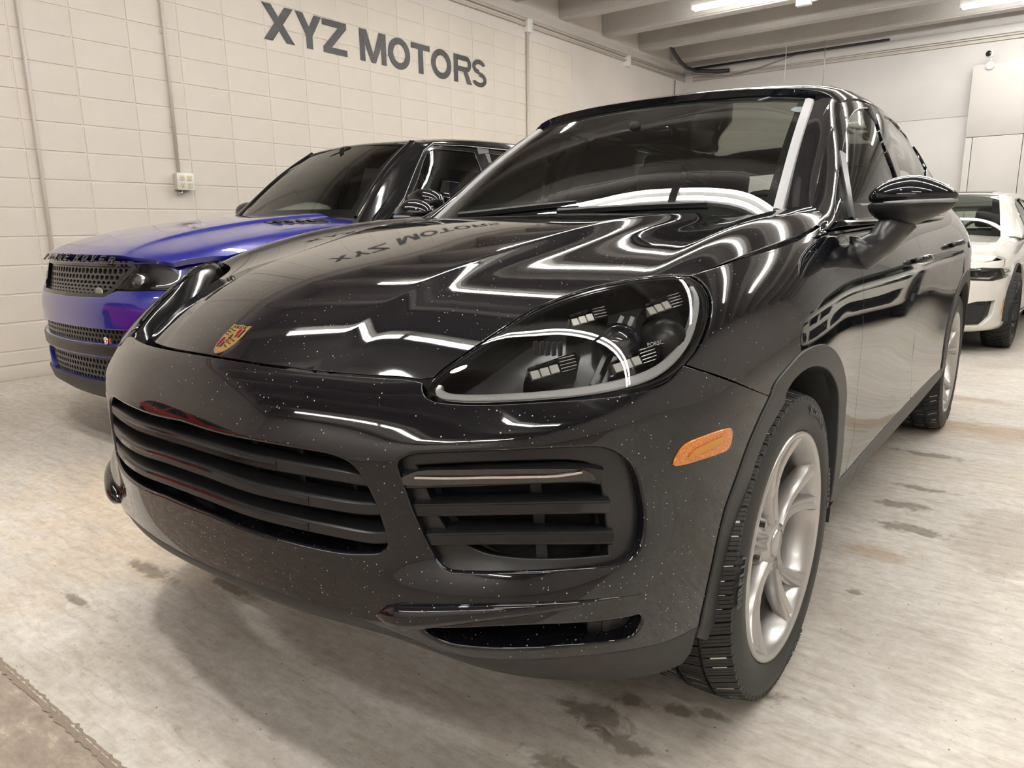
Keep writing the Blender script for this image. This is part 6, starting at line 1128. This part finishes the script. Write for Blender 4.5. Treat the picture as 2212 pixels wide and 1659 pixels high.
# glasshouse
w_ = panel('windshield', rr_g, rect_uv(.045, .955, .04, .93), M_GLASS, RR, res=.06, flange=False)
panel('frit_band', rr_g, rect_uv(.045, .955, .04, .93), M_VOID, w_, holes=[rect_uv(.075, .925, .10, .89)], res=.05, off=-.006, flange=False)
panel('roof', rr_r, rect_uv(.005, .995, .01, .995), M_GLOSSPL, RR, res=.06, depth=.03)
wf = np.concatenate([find_uv(rr_d, [(1.62, 1.20), (1.80, 1.36), (1.98, 1.55), (2.06, 1.625), (2.12, 1.645), (2.30, 1.65), (2.50, 1.648), (2.52, 1.2)], u0=0)]); wr_ = find_uv(rr_d, [(2.63, 1.20), (2.61, 1.648), (3.3, 1.645), (3.5, 1.60), (3.55, 1.22)], u0=0); wq = find_uv(rr_d, [(3.66, 1.23), (3.62, 1.58), (4.2, 1.55), (4.4, 1.25)], u0=0)
fr = panel('roof_pillar_frame', rr_d, rect_uv(0, 1, .03, .99), M_GLOSSPL, RR, holes=[wf, wr_, wq], both=True, res=.05, depth=.01, hole_r=.005, hole_depth=.012)
for mi in (False, True):
    for nm, L2, mg in (('front_window', wf, M_SIDEGL), ('rear_window', wr_, M_DARKGL), ('quarter_window', wq, M_DARKGL)): panel(nm, rr_d, L2, mg, RR, mirror=mi, off=-.008, res=.08, gap=-.004, flange=False)
    for du, hh in ((.0, .010), (.006, .004)):
        X, N = at_uv(rr_d, [(u, .985) for u in np.linspace(.02, .43, 16)], .003, mi)
    X, N = at_uv(rr_g, [(.958, v) for v in np.linspace(.05, .93, 12)], .008, mi); sweep('pillar_trim', X, [(-.02, -.012), (-.02, .003), (-.004, .008), (.004, .002), (.012, .008), (.02, .003), (.02, -.012)], M_GLOSSPL, w_, up=N)
    X, N = at_uv(rr_d, find_uv(rr_d, [(1.50, 1.17), (1.70, 1.31), (1.90, 1.51), (2.02, 1.63), (2.12, 1.68), (2.4, 1.69), (3.0, 1.69)], u0=0), .006, mi); sweep('window_frame', X, [(-.014, -.008), (-.012, .004), (0, .008), (.012, .004), (.014, -.008)], M_GLOSSPL, fr[int(mi)], up=N)
    s_ = -1 if mi else 1; mr = empty('door_mirror', (-.16, .22, 0) if mi else (0, 0, 0), 0, RR); bm = bmesh.new(); bmesh.ops.create_uvsphere(bm, u_segments=28, v_segments=16, radius=1)
    for v in bm.verts: x, y, z = v.co; v.co = ((1.065 + .135 * math.copysign(abs(x) ** .8, x)) * s_, 1.66 + .085 * y, 1.275 + .085 * math.copysign(abs(z) ** .8, z) * (1 - .2 * max(0, x)))
    if mi: bmesh.ops.reverse_faces(bm, faces=bm.faces)
    bm_obj('mirror_cap', bm, M_GLOSSPL, mr, smooth=True); box('mirror_glass', (min(s_ * .95, s_ * 1.18), 1.748, 1.21), (max(s_ * .95, s_ * 1.18), 1.752, 1.34), M_CHROME, mr)
    V, F = tube_mesh(np.array([(1.0, 1.66, 1.23), (.95, 1.65, 1.20), (.87, 1.62, 1.17)]) * [s_, 1, 1], [.05, .04, .05], 10); mesh_obj('mirror_arm', V, F, M_GLOSSPL, mr, smooth=True)
    # hood vent
    X, N = at_uv(rr_h, fuv(rr_h, [(.50, 1.02), (.56, 1.10), (.62, 1.18), (.66, 1.24)], (0, 1)), .002, mi)
    q = fuv(rr_h, [(.53, .90), (.60, .93), (.74, 1.20), (.60, 1.24)], (0, 1)); vt = panel('hood_vent', rr_h, q, M_GLOSSPL, rh, mirror=mi, res=.03, off=.004, r=.004, depth=.01)
    for k in range(4):
        t = (k + .7) / 5; P, N = at_uv(rr_h, [q[0] * (1 - t) + q[3] * t, q[1] * (1 - t) + q[2] * t], .006, mi); d = P[1] - P[0]; sweep('vent_slat', [P[0] + d * .12, (P[0] + P[1]) / 2, P[1] - d * .12], [(-.012, -.002), (-.004, .006), (.012, .002)], M_SATIN, vt, up=N[0])
bridge_pillar(RR, rr_g, rr_d, .955, .95, .84, M_GLOSSPL)
def rr_wheel(h):
    tyre(h, .395, .280, .125, -.15, salt=False, n=40); twin_spoke_rim(h, .280, .122, M=M_SATIN, rot=.3, dark=True)
for y in (fw, rw):
    wheel_at(RR, .845, y, .392, rr_wheel); wheel_at(RR, -.845, y, .392, rr_wheel, True); simple_liner(RR, .60, .965, y, .4, .455)
box('underbody', (-.80, .3, .30), (.80, 4.6, .36), M_DARKPL, RR); box('underbody', (-.58, .22, .34), (.58, 4.5, .90), M_VOID, RR); box('cabin_floor', (-.82, 1.5, .62), (.82, 4.3, .66), M_DASH, RR)
cabin(RR, 1.72, 1.175, .78, ((.40, 2.42), (-.40, 2.42), (.4, 3.3), (-.4, 3.3)), .40, .72)
bm = bmesh.new(); bm_box(bm, (-.13, 0, -.035), (.13, .035, .035), .014); o = bm_obj('rear_view_mirror', bm, M_GLOSSPL, RR, smooth=True); o.location = (0, 1.93, 1.60)
for s_ in (1, -1):
    box('door_lining', (min(s_ * .82, s_ * .88), 1.5, .6), (max(s_ * .82, s_ * .88), 4.3, 1.15), M_DASH, RR); sweep('pillar_lining', [(s_ * .87, 2.57, 1.16), (s_ * .78, 2.58, 1.42), (s_ * .68, 2.6, 1.68)], [(-.06, -.02), (-.06, .02), (.06, .02), (.06, -.02)], M_LINING, RR, up=(s_, 0, .4))
V = [*rr_h.P(fuv(rr_h, [(x, 1.30 + .07 * (x / .74) ** 2) for x in np.linspace(.0001, .80, 8)], (0, 1)))]; V2 = [np.array(q) for q in rr_g.P([(u, .06) for u in np.linspace(.5, .97, 8)])]
VV = [p - [0, .03, .015] for p in V] + [p - [0, 0, .012] for p in V2]; F = [(i, i + 1, 9 + i, 8 + i) for i in range(7)]; k = len(VV); VV += [p * [-1, 1, 1] for p in VV]; F += [tuple(k + j for j in f) for f in F]; mesh_obj('cowl', VV, F, M_DARKPL, RR, smooth=True)

# ---------------------------------------------------------------- white sedan (frame: y = 0 at the nose)
M_WHITEP = mat('white_pearl_paint', (.70, .685, .645), .12, coat=1., spec=.5); M_REDP = mat('red_paint', (.55, .015, .012), .15, coat=1.); M_AMBERS = mat('amber_reflector', (.6, .28, .06), .25, coat=.4)
def sedan(loc, rz, paint, label, detail=True):
    C = empty('sedan', loc, rz, label=label, category='car')
    yh = np.array([.0, .05, .14, .3, .6, 1.0, 1.35, 1.6, 1.72]); zh = np.array([.715, .755, .80, .845, .905, .955, .99, 1.01, 1.015]); rows = []
    for x, d in ((0, 0), (.2, .0), (.36, .002), (.42, .004), (.46, .012), (.55, .022), (.66, .03), (.73, .03), (.78, .045), (.83, .08)):
        rows.append(np.stack([np.full(9, x), yh + .42 * (x / .83) ** 2.4 * np.clip(1.3 - yh, 0, 1) * .8, zh - d * np.clip(.35 + yh, 0, 1)], 1))
    H = Surf(full(rows))
    B = [(0, 0), (.2, .008), (.38, .035), (.54, .09), (.68, .18), (.78, .29), (.85, .43), (.89, .6), (.915, .82), (.92, 1.1), (.918, 1.5), (.92, 2.0), (.925, 2.6), (.93, 3.2), (.93, 3.8), (.915, 4.3), (.86, 4.65), (.7, 4.86), (.35, 4.94), (0, 4.95)]
    p0 = [(-.055, .76), (-.03, .73), (-.01, .69), (0, .63), (.004, .55), (-.004, .46), (-.004, .34), (0, .26), (-.02, .19), (-.12, .18)]
    p5 = [(-.14, .81), (-.06, .765), (-.025, .72), (-.004, .655), (.0, .58), (0, .47), (0, .36), (0, .27), (-.015, .195), (-.1, .185)]
    p8 = [(-.19, .90), (-.09, .86), (-.045, .80), (-.012, .73), (0, .66), (0, .55), (0, .42), (0, .30), (-.015, .20), (-.08, .19)]
    pd = [(-.15, 1.01), (-.07, .985), (-.035, .94), (-.006, .87), (0, .80), (-.006, .66), (-.016, .52), (-.012, .38), (0, .27), (-.05, .235)]
    S = shell_surf(B, [(0, p0), (3, p0), (5, p5), (8, p8), (11, pd), (19, pd)])
    G = ruled([(0, 1.50, .985), (.2, 1.505, .985), (.42, 1.54, .985), (.60, 1.61, .985), (.76, 1.72, .98)], [(0, 2.33, 1.415), (.15, 2.335, 1.414), (.33, 2.35, 1.41), (.47, 2.385, 1.40), (.585, 2.44, 1.38)], (-.06, .1, .35, .65, .9, 1.0, 1.05), (0, -.02, .035))
    yr = np.array([2.28, 2.4, 2.65, 3.0, 3.4, 3.8, 4.15, 4.4]); zr = np.array([1.395, 1.425, 1.455, 1.475, 1.47, 1.435, 1.37, 1.28])
    Rf = Surf(full([np.stack([np.full(8, x) * np.interp(yr, [2.3, 3, 4.4], [.98, 1, .9]), yr + dy * np.clip(3.2 - yr, 0, 1), zr - dz], 1) for x, dz, dy in ((0, 0, 0), (.2, .002, 0), (.36, .008, .01), (.49, .02, .03), (.575, .045, .05), (.615, .09, .06))]))
    bel = [(.83, 1.45, .965), (.845, 1.75, .975), (.855, 2.1, .985), (.86, 2.6, .99), (.86, 3.1, .995), (.85, 3.6, 1.0), (.82, 4.1, 1.01), (.77, 4.5, 1.02)]; tp = [(.775, 1.62, .975), (.70, 2.0, 1.18), (.635, 2.32, 1.345), (.605, 2.55, 1.40), (.61, 3.0, 1.41), (.605, 3.4, 1.40), (.585, 3.85, 1.345), (.56, 4.3, 1.20)]
    D = ruled(bel, tp, (-.05, .1, .35, .65, .88, 1.0, 1.05), (.02, 0, 0), half=False)
    hp = np.concatenate([[(u, .06) for u in np.linspace(.5, .80, 10)], fuv(H, [(.74, .46), (.785, .8), (.81, 1.2), (.825, 1.5), (.80, 1.70)], (0, 1)), fuv(H, [(.62, 1.60), (.42, 1.52), (.2, 1.48), (.0001, 1.475)], (0, 1))]); hd = panel('hood', H, cross_uv(hp), paint, C, res=.06, depth=.03)
    hl = fuv(S, [(.44, .655), (.60, .64), (.78, .63), (.855, .655), (.872, .70), (.84, .735), (.70, .745), (.52, .735)], (0, 2)); kd = fuv(S, [(.03, .70), (.30, .70), (.40, .66), (.36, .53), (.05, .51)], (0, 2)); it = fuv(S, [(.50, .245), (.74, .25), (.80, .33), (.815, .47), (.70, .465), (.52, .42), (.46, .33)], (0, 2)); lo = fuv(S, [(.0001, .42), (.36, .42), (.40, .25), (.0001, .24)], (0, 2))
    bo = np.concatenate([[(u, .10) for u in np.linspace(.5, .565, 7)], fuv(S, [(.60, .775), (.74, .79), (.81, .80)], (0, 2)), find_uv(S, [(.46, .735), (.50, .55), (.55, .30)]), [(u, .95) for u in np.linspace(find_uv(S, [(.58, .3)])[0][0], .5, 10)]])
    bp = panel('front_bumper', S, cross_uv(bo), paint, C, holes=[hl, mirror_uv(hl), kd, mirror_uv(kd), it, mirror_uv(it), cross_uv(lo)], res=.045, hole_r=.006, hole_depth=.045)
    mbk = M_VOID
    for mi in (False, True):
        mu = mirror_uv if mi else (lambda L: np.asarray(L)); s_ = -1 if mi else 1
        h = panel('headlight', S, mu(hl), M_SATIN, C, off=-.05, res=.06, flange=False); panel('lens', S, mu(hl), M_LENS, h, res=.03, gap=.004, flange=False)
        for pts in ([(.60, .665), (.76, .655), (.80, .675), (.805, .70)], [(.50, .672), (.53, .70), (.545, .725), (.70, .732)]):
            X, N = at_uv(S, fuv(S, pts, (0, 2)), -.012, mi); sweep('light_guide', X, [(-.008, -.02), (-.008, .003), (.008, .003), (.008, -.02)], M_REFL, h, up=N)
        q = fuv(S, [(.68, .695)], (0, 2)); (X,), (N,) = at_uv(S, q, -.035, mi); bm = bmesh.new(); bmesh.ops.create_uvsphere(bm, u_segments=18, v_segments=10, radius=.034); bmesh.ops.translate(bm, verts=bm.verts, vec=X); bm_obj('projector', bm, mat('dark_projector', (.03, .03, .035), .08), h, smooth=True)
        k_ = panel('kidney_grille', S, mu(kd), mbk, C, off=-.05, res=.06, flange=False)
        X, N = at_uv(S, np.concatenate([kd, kd[:2]]), .0, mi); sweep('grille_frame', X, [(-.01, -.02), (-.01, .006), (.01, .006), (.01, -.02)], M_GLOSSPL, k_, up=N)
        for x in np.linspace(.08, .34, 7): X, N = at_uv(S, fuv(S, [(x, .53), (x, .61), (x, .685)], (0, 2)), -.015, mi); sweep('grille_slat', X, [(-.006, -.02), (-.006, .004), (.006, .004), (.006, -.02)], M_GLOSSPL, k_, up=N)
        i_ = panel('side_intake', S, mu(it), M_GLOSSPL, C, off=-.035, res=.05, flange=False); ii = np.asarray(it); cc = ii.mean(0) - [.006, 0]; panel('intake_mesh', S, mu(cc + (ii - cc) * [.62, .66]), mat('blue_black_mesh', (.008, .009, .014), .35), i_, off=-.026, res=.03, depth=.01, bump=None) if False else panel('intake_mesh', S, mu(cc + (ii - cc) * [.62, .66]), mat('blue_black_mesh', (.008, .009, .014), .35), i_, off=-.026, res=.03, depth=.01)
        for z in np.linspace(.29, .42, 6): X, N = at_uv(S, fuv(S, [(.53, z), (.62, z + .004), (.71, z + .006)], (0, 2)), -.024, mi); sweep('intake_slat', X, [(-.004, -.01), (-.004, .004), (.004, .004), (.004, -.01)], M_SATIN, i_, up=N)
        mk = find_uv(S, [(.44, .33), (.455, .33), (.475, .475), (.462, .475)]); panel('side_marker', S, mu(mk), M_AMBERS, C, res=.02, off=.002, depth=.004)
    panel('lower_grille', S, cross_uv(lo), mbk, C, off=-.04, res=.06, flange=False)
    panel('front_lip', S, np.concatenate([[(u, .955) for u in np.linspace(.36, .64, 16)], [(u, .995) for u in np.linspace(.64, .36, 16)]]), M_SATIN, C, res=.05, depth=.02)
    fw, rw = .87, 3.845; U = lambda y: find_uv(S, [(y, .75)])[0][0]
    fo = np.concatenate([find_uv(S, [(.47, .735)]), fuv(S, [(.83, .80)], (0, 2)), [(u, v) for u, v in zip(np.linspace(U(.55), U(1.72), 12), np.zeros(12))], find_uv(S, [(1.72, z) for z in np.linspace(.93, .30, 8)]), arch(S, fw, .36, .40, -6, 158)]); panel('fender', S, fo, paint, C, both=True, res=.05)
    for nm, a, b in (('front_door', 1.73, 2.78), ('rear_door', 2.79, 3.72)):
        o_ = find_uv(S, [(b, .93), (b, .7)] + ([(b, z) for z in (.5, .30)] if nm == 'front_door' else [])); ar = arch(S, rw, .36, .42, 108, 186, 8) if nm == 'rear_door' else []
        L_ = np.concatenate([find_uv(S, [(a, z) for z in np.linspace(.30, .93, 7)]), [(U(a), .03), (U(b), .03)], o_] + ([ar] if len(ar) else [])); dd = panel(nm, S, L_, paint, C, both=True, res=.07)
        for k, par in enumerate(dd):
            q = find_uv(S, [(b - .16, .84)])[0]; (X,), (N,) = at_uv(S, q); P = np.array([X + (.0, -.1, 0), X + (.03, -.07, .002), X + (.034, .03, .002), X + (0, .1, 0)]) * [1 - 2 * k, 1, 1]; V, F = tube_mesh(P, .011, 8); mesh_obj('handle', V, F, paint, par, smooth=True)
    q3 = np.concatenate([find_uv(S, [(3.73, .72), (3.73, .93)]), [(U(3.73), 0), (1, 0), (1, .9), (U(4.4), .9)], arch(S, rw, .36, .42, 0, 106, 14)]); panel('rear_quarter', S, q3, paint, C, both=True, res=.07)
    sl = np.concatenate([find_uv(S, [(y, .295) for y in np.linspace(1.27, 3.42, 8)]), [(u, .97) for u in np.linspace(U(3.42), U(1.27), 8)]]); panel('sill_trim', S, sl, paint, C, both=True, res=.08, off=.008)
    w_ = panel('windshield', G, rect_uv(.045, .955, .04, .93), M_GLASS, C, res=.07, flange=False); panel('frit_band', G, rect_uv(.045, .955, .04, .93), M_VOID, w_, holes=[rect_uv(.08, .92, .09, .87)], res=.06, off=-.006, flange=False)
    rp = panel('roof', Rf, rect_uv(.005, .995, .01, .99), paint, C, res=.07, depth=.03); panel('sunroof', Rf, rect_uv(.2, .8, .18, .6), M_GLOSSPL, rp, res=.08, off=.004, depth=.004)
    rg = ruled([(0, 4.62, 1.03), (.3, 4.60, 1.03), (.55, 4.52, 1.025), (.72, 4.42, 1.02)], [(0, 4.08, 1.38), (.25, 4.08, 1.375), (.45, 4.06, 1.365), (.56, 4.03, 1.345)], (-.05, .2, .5, .8, 1., 1.05), (0, .03, .02)); panel('rear_screen', rg, rect_uv(.03, .97, .02, .98), M_SIDEGL, C, res=.1, flange=False)
    tr = Surf(full([[(x, 4.35, 1.02), (x, 4.6, 1.035), (x, 4.8, 1.04), (x, 4.92, 1.03), (x, 4.96, .98)] for x in (0, .3, .6, .82)])); panel('boot_lid', tr, rect_uv(0, 1, 0, 1), paint, C, res=.1)
    wf = find_uv(D, [(1.92, 1.02), (2.1, 1.17), (2.33, 1.30), (2.50, 1.35), (2.74, 1.365), (2.76, 1.025)], u0=0); wr_ = find_uv(D, [(2.86, 1.03), (2.84, 1.365), (3.3, 1.36), (3.62, 1.31), (3.85, 1.2), (3.9, 1.05)], u0=0)
    fr = panel('roof_pillar_frame', D, rect_uv(0, 1, .03, .99), paint, C, holes=[wf, wr_], both=True, res=.06, depth=.01, hole_depth=.012)
    for mi in (False, True):
        s_ = -1 if mi else 1
        for nm, L2 in (('front_window', wf), ('rear_window', wr_)): panel(nm, D, L2, M_SIDEGL, C, mirror=mi, off=-.008, res=.09, gap=-.004, flange=False); X, N = at_uv(D, np.concatenate([L2, L2[:2]]), .001, mi); sweep('window_frame', X, [(-.01, -.006), (-.01, .004), (.01, .004), (.01, -.006)], M_GLOSSPL, fr[int(mi)], up=N)
        mr = empty('door_mirror', (0, 0, 0), 0, C); bm = bmesh.new(); bmesh.ops.create_uvsphere(bm, u_segments=24, v_segments=14, radius=1)
        for v in bm.verts: x, y, z = v.co; v.co = ((.985 + .11 * x) * s_, 1.98 + .07 * y, 1.065 + .06 * math.copysign(abs(z) ** .85, z))
        if mi: bmesh.ops.reverse_faces(bm, faces=bm.faces)
        bm_obj('mirror_cap', bm, M_GLOSSPL, mr, smooth=True); V, F = tube_mesh(np.array([(.93, 1.98, 1.03), (.88, 1.97, 1.0), (.82, 1.95, .99)]) * [s_, 1, 1], .022, 8); mesh_obj('mirror_arm', V, F, M_GLOSSPL, mr, smooth=True)
    bridge_pillar(C, G, D, .955, .95, .84, paint)
    def bw(h):
        tyre(h, .345, .250, .105, -.125, salt=False, n=44); twin_spoke_rim(h, .250, .103, M=M_SATIN, rot=.5, dark=True, depth=.17, spread=.24)
    for y in (fw, rw): wheel_at(C, .815, y, .343, bw); wheel_at(C, -.815, y, .343, bw, True); simple_liner(C, .6, .90, y, .36, .395)
    box('underbody', (-.68, .55, .20), (.68, 4.4, .24), M_DARKPL, C); box('underbody', (-.50, .45, .22), (.50, 4.5, .60), M_VOID, C); box('cabin_floor', (-.74, 1.6, .42), (.74, 4.1, .45), M_DASH, C)
    cabin(C, 1.95, 1.0, .70, ((.36, 2.62), (-.36, 2.62), (.36, 3.45), (-.36, 3.45)), .36, .45)
    for s_ in (1, -1): box('door_lining', (min(s_ * .76, s_ * .82), 1.75, .4), (max(s_ * .76, s_ * .82), 4.1, .97), M_DASH, C)
    VV = [(x, 1.47 + .22 * (x / .76) ** 2, .975) for x in np.linspace(-.76, .76, 12)]; VV += [(x, 1.60 + .2 * (x / .76) ** 2, .985) for x in np.linspace(-.76, .76, 12)]; mesh_obj('cowl', VV, [(i, i + 1, 13 + i, 12 + i) for i in range(11)], M_DARKPL, C, smooth=True)
    return C
sedan((.115, 5.45, 0), -.045, M_WHITEP, 'white sedan with dark wheels parked behind the rear wheel of the black SUV')

sedan((2.75, 6.3, 0), -.02, M_WHITEP, 'second white sedan outside the frame, seen only as a reflection in the black doors')
sedan((-1.6, -4.3, 0), math.radians(75), M_REDP, 'red car outside the frame, seen only as a red reflection in the black bumper')
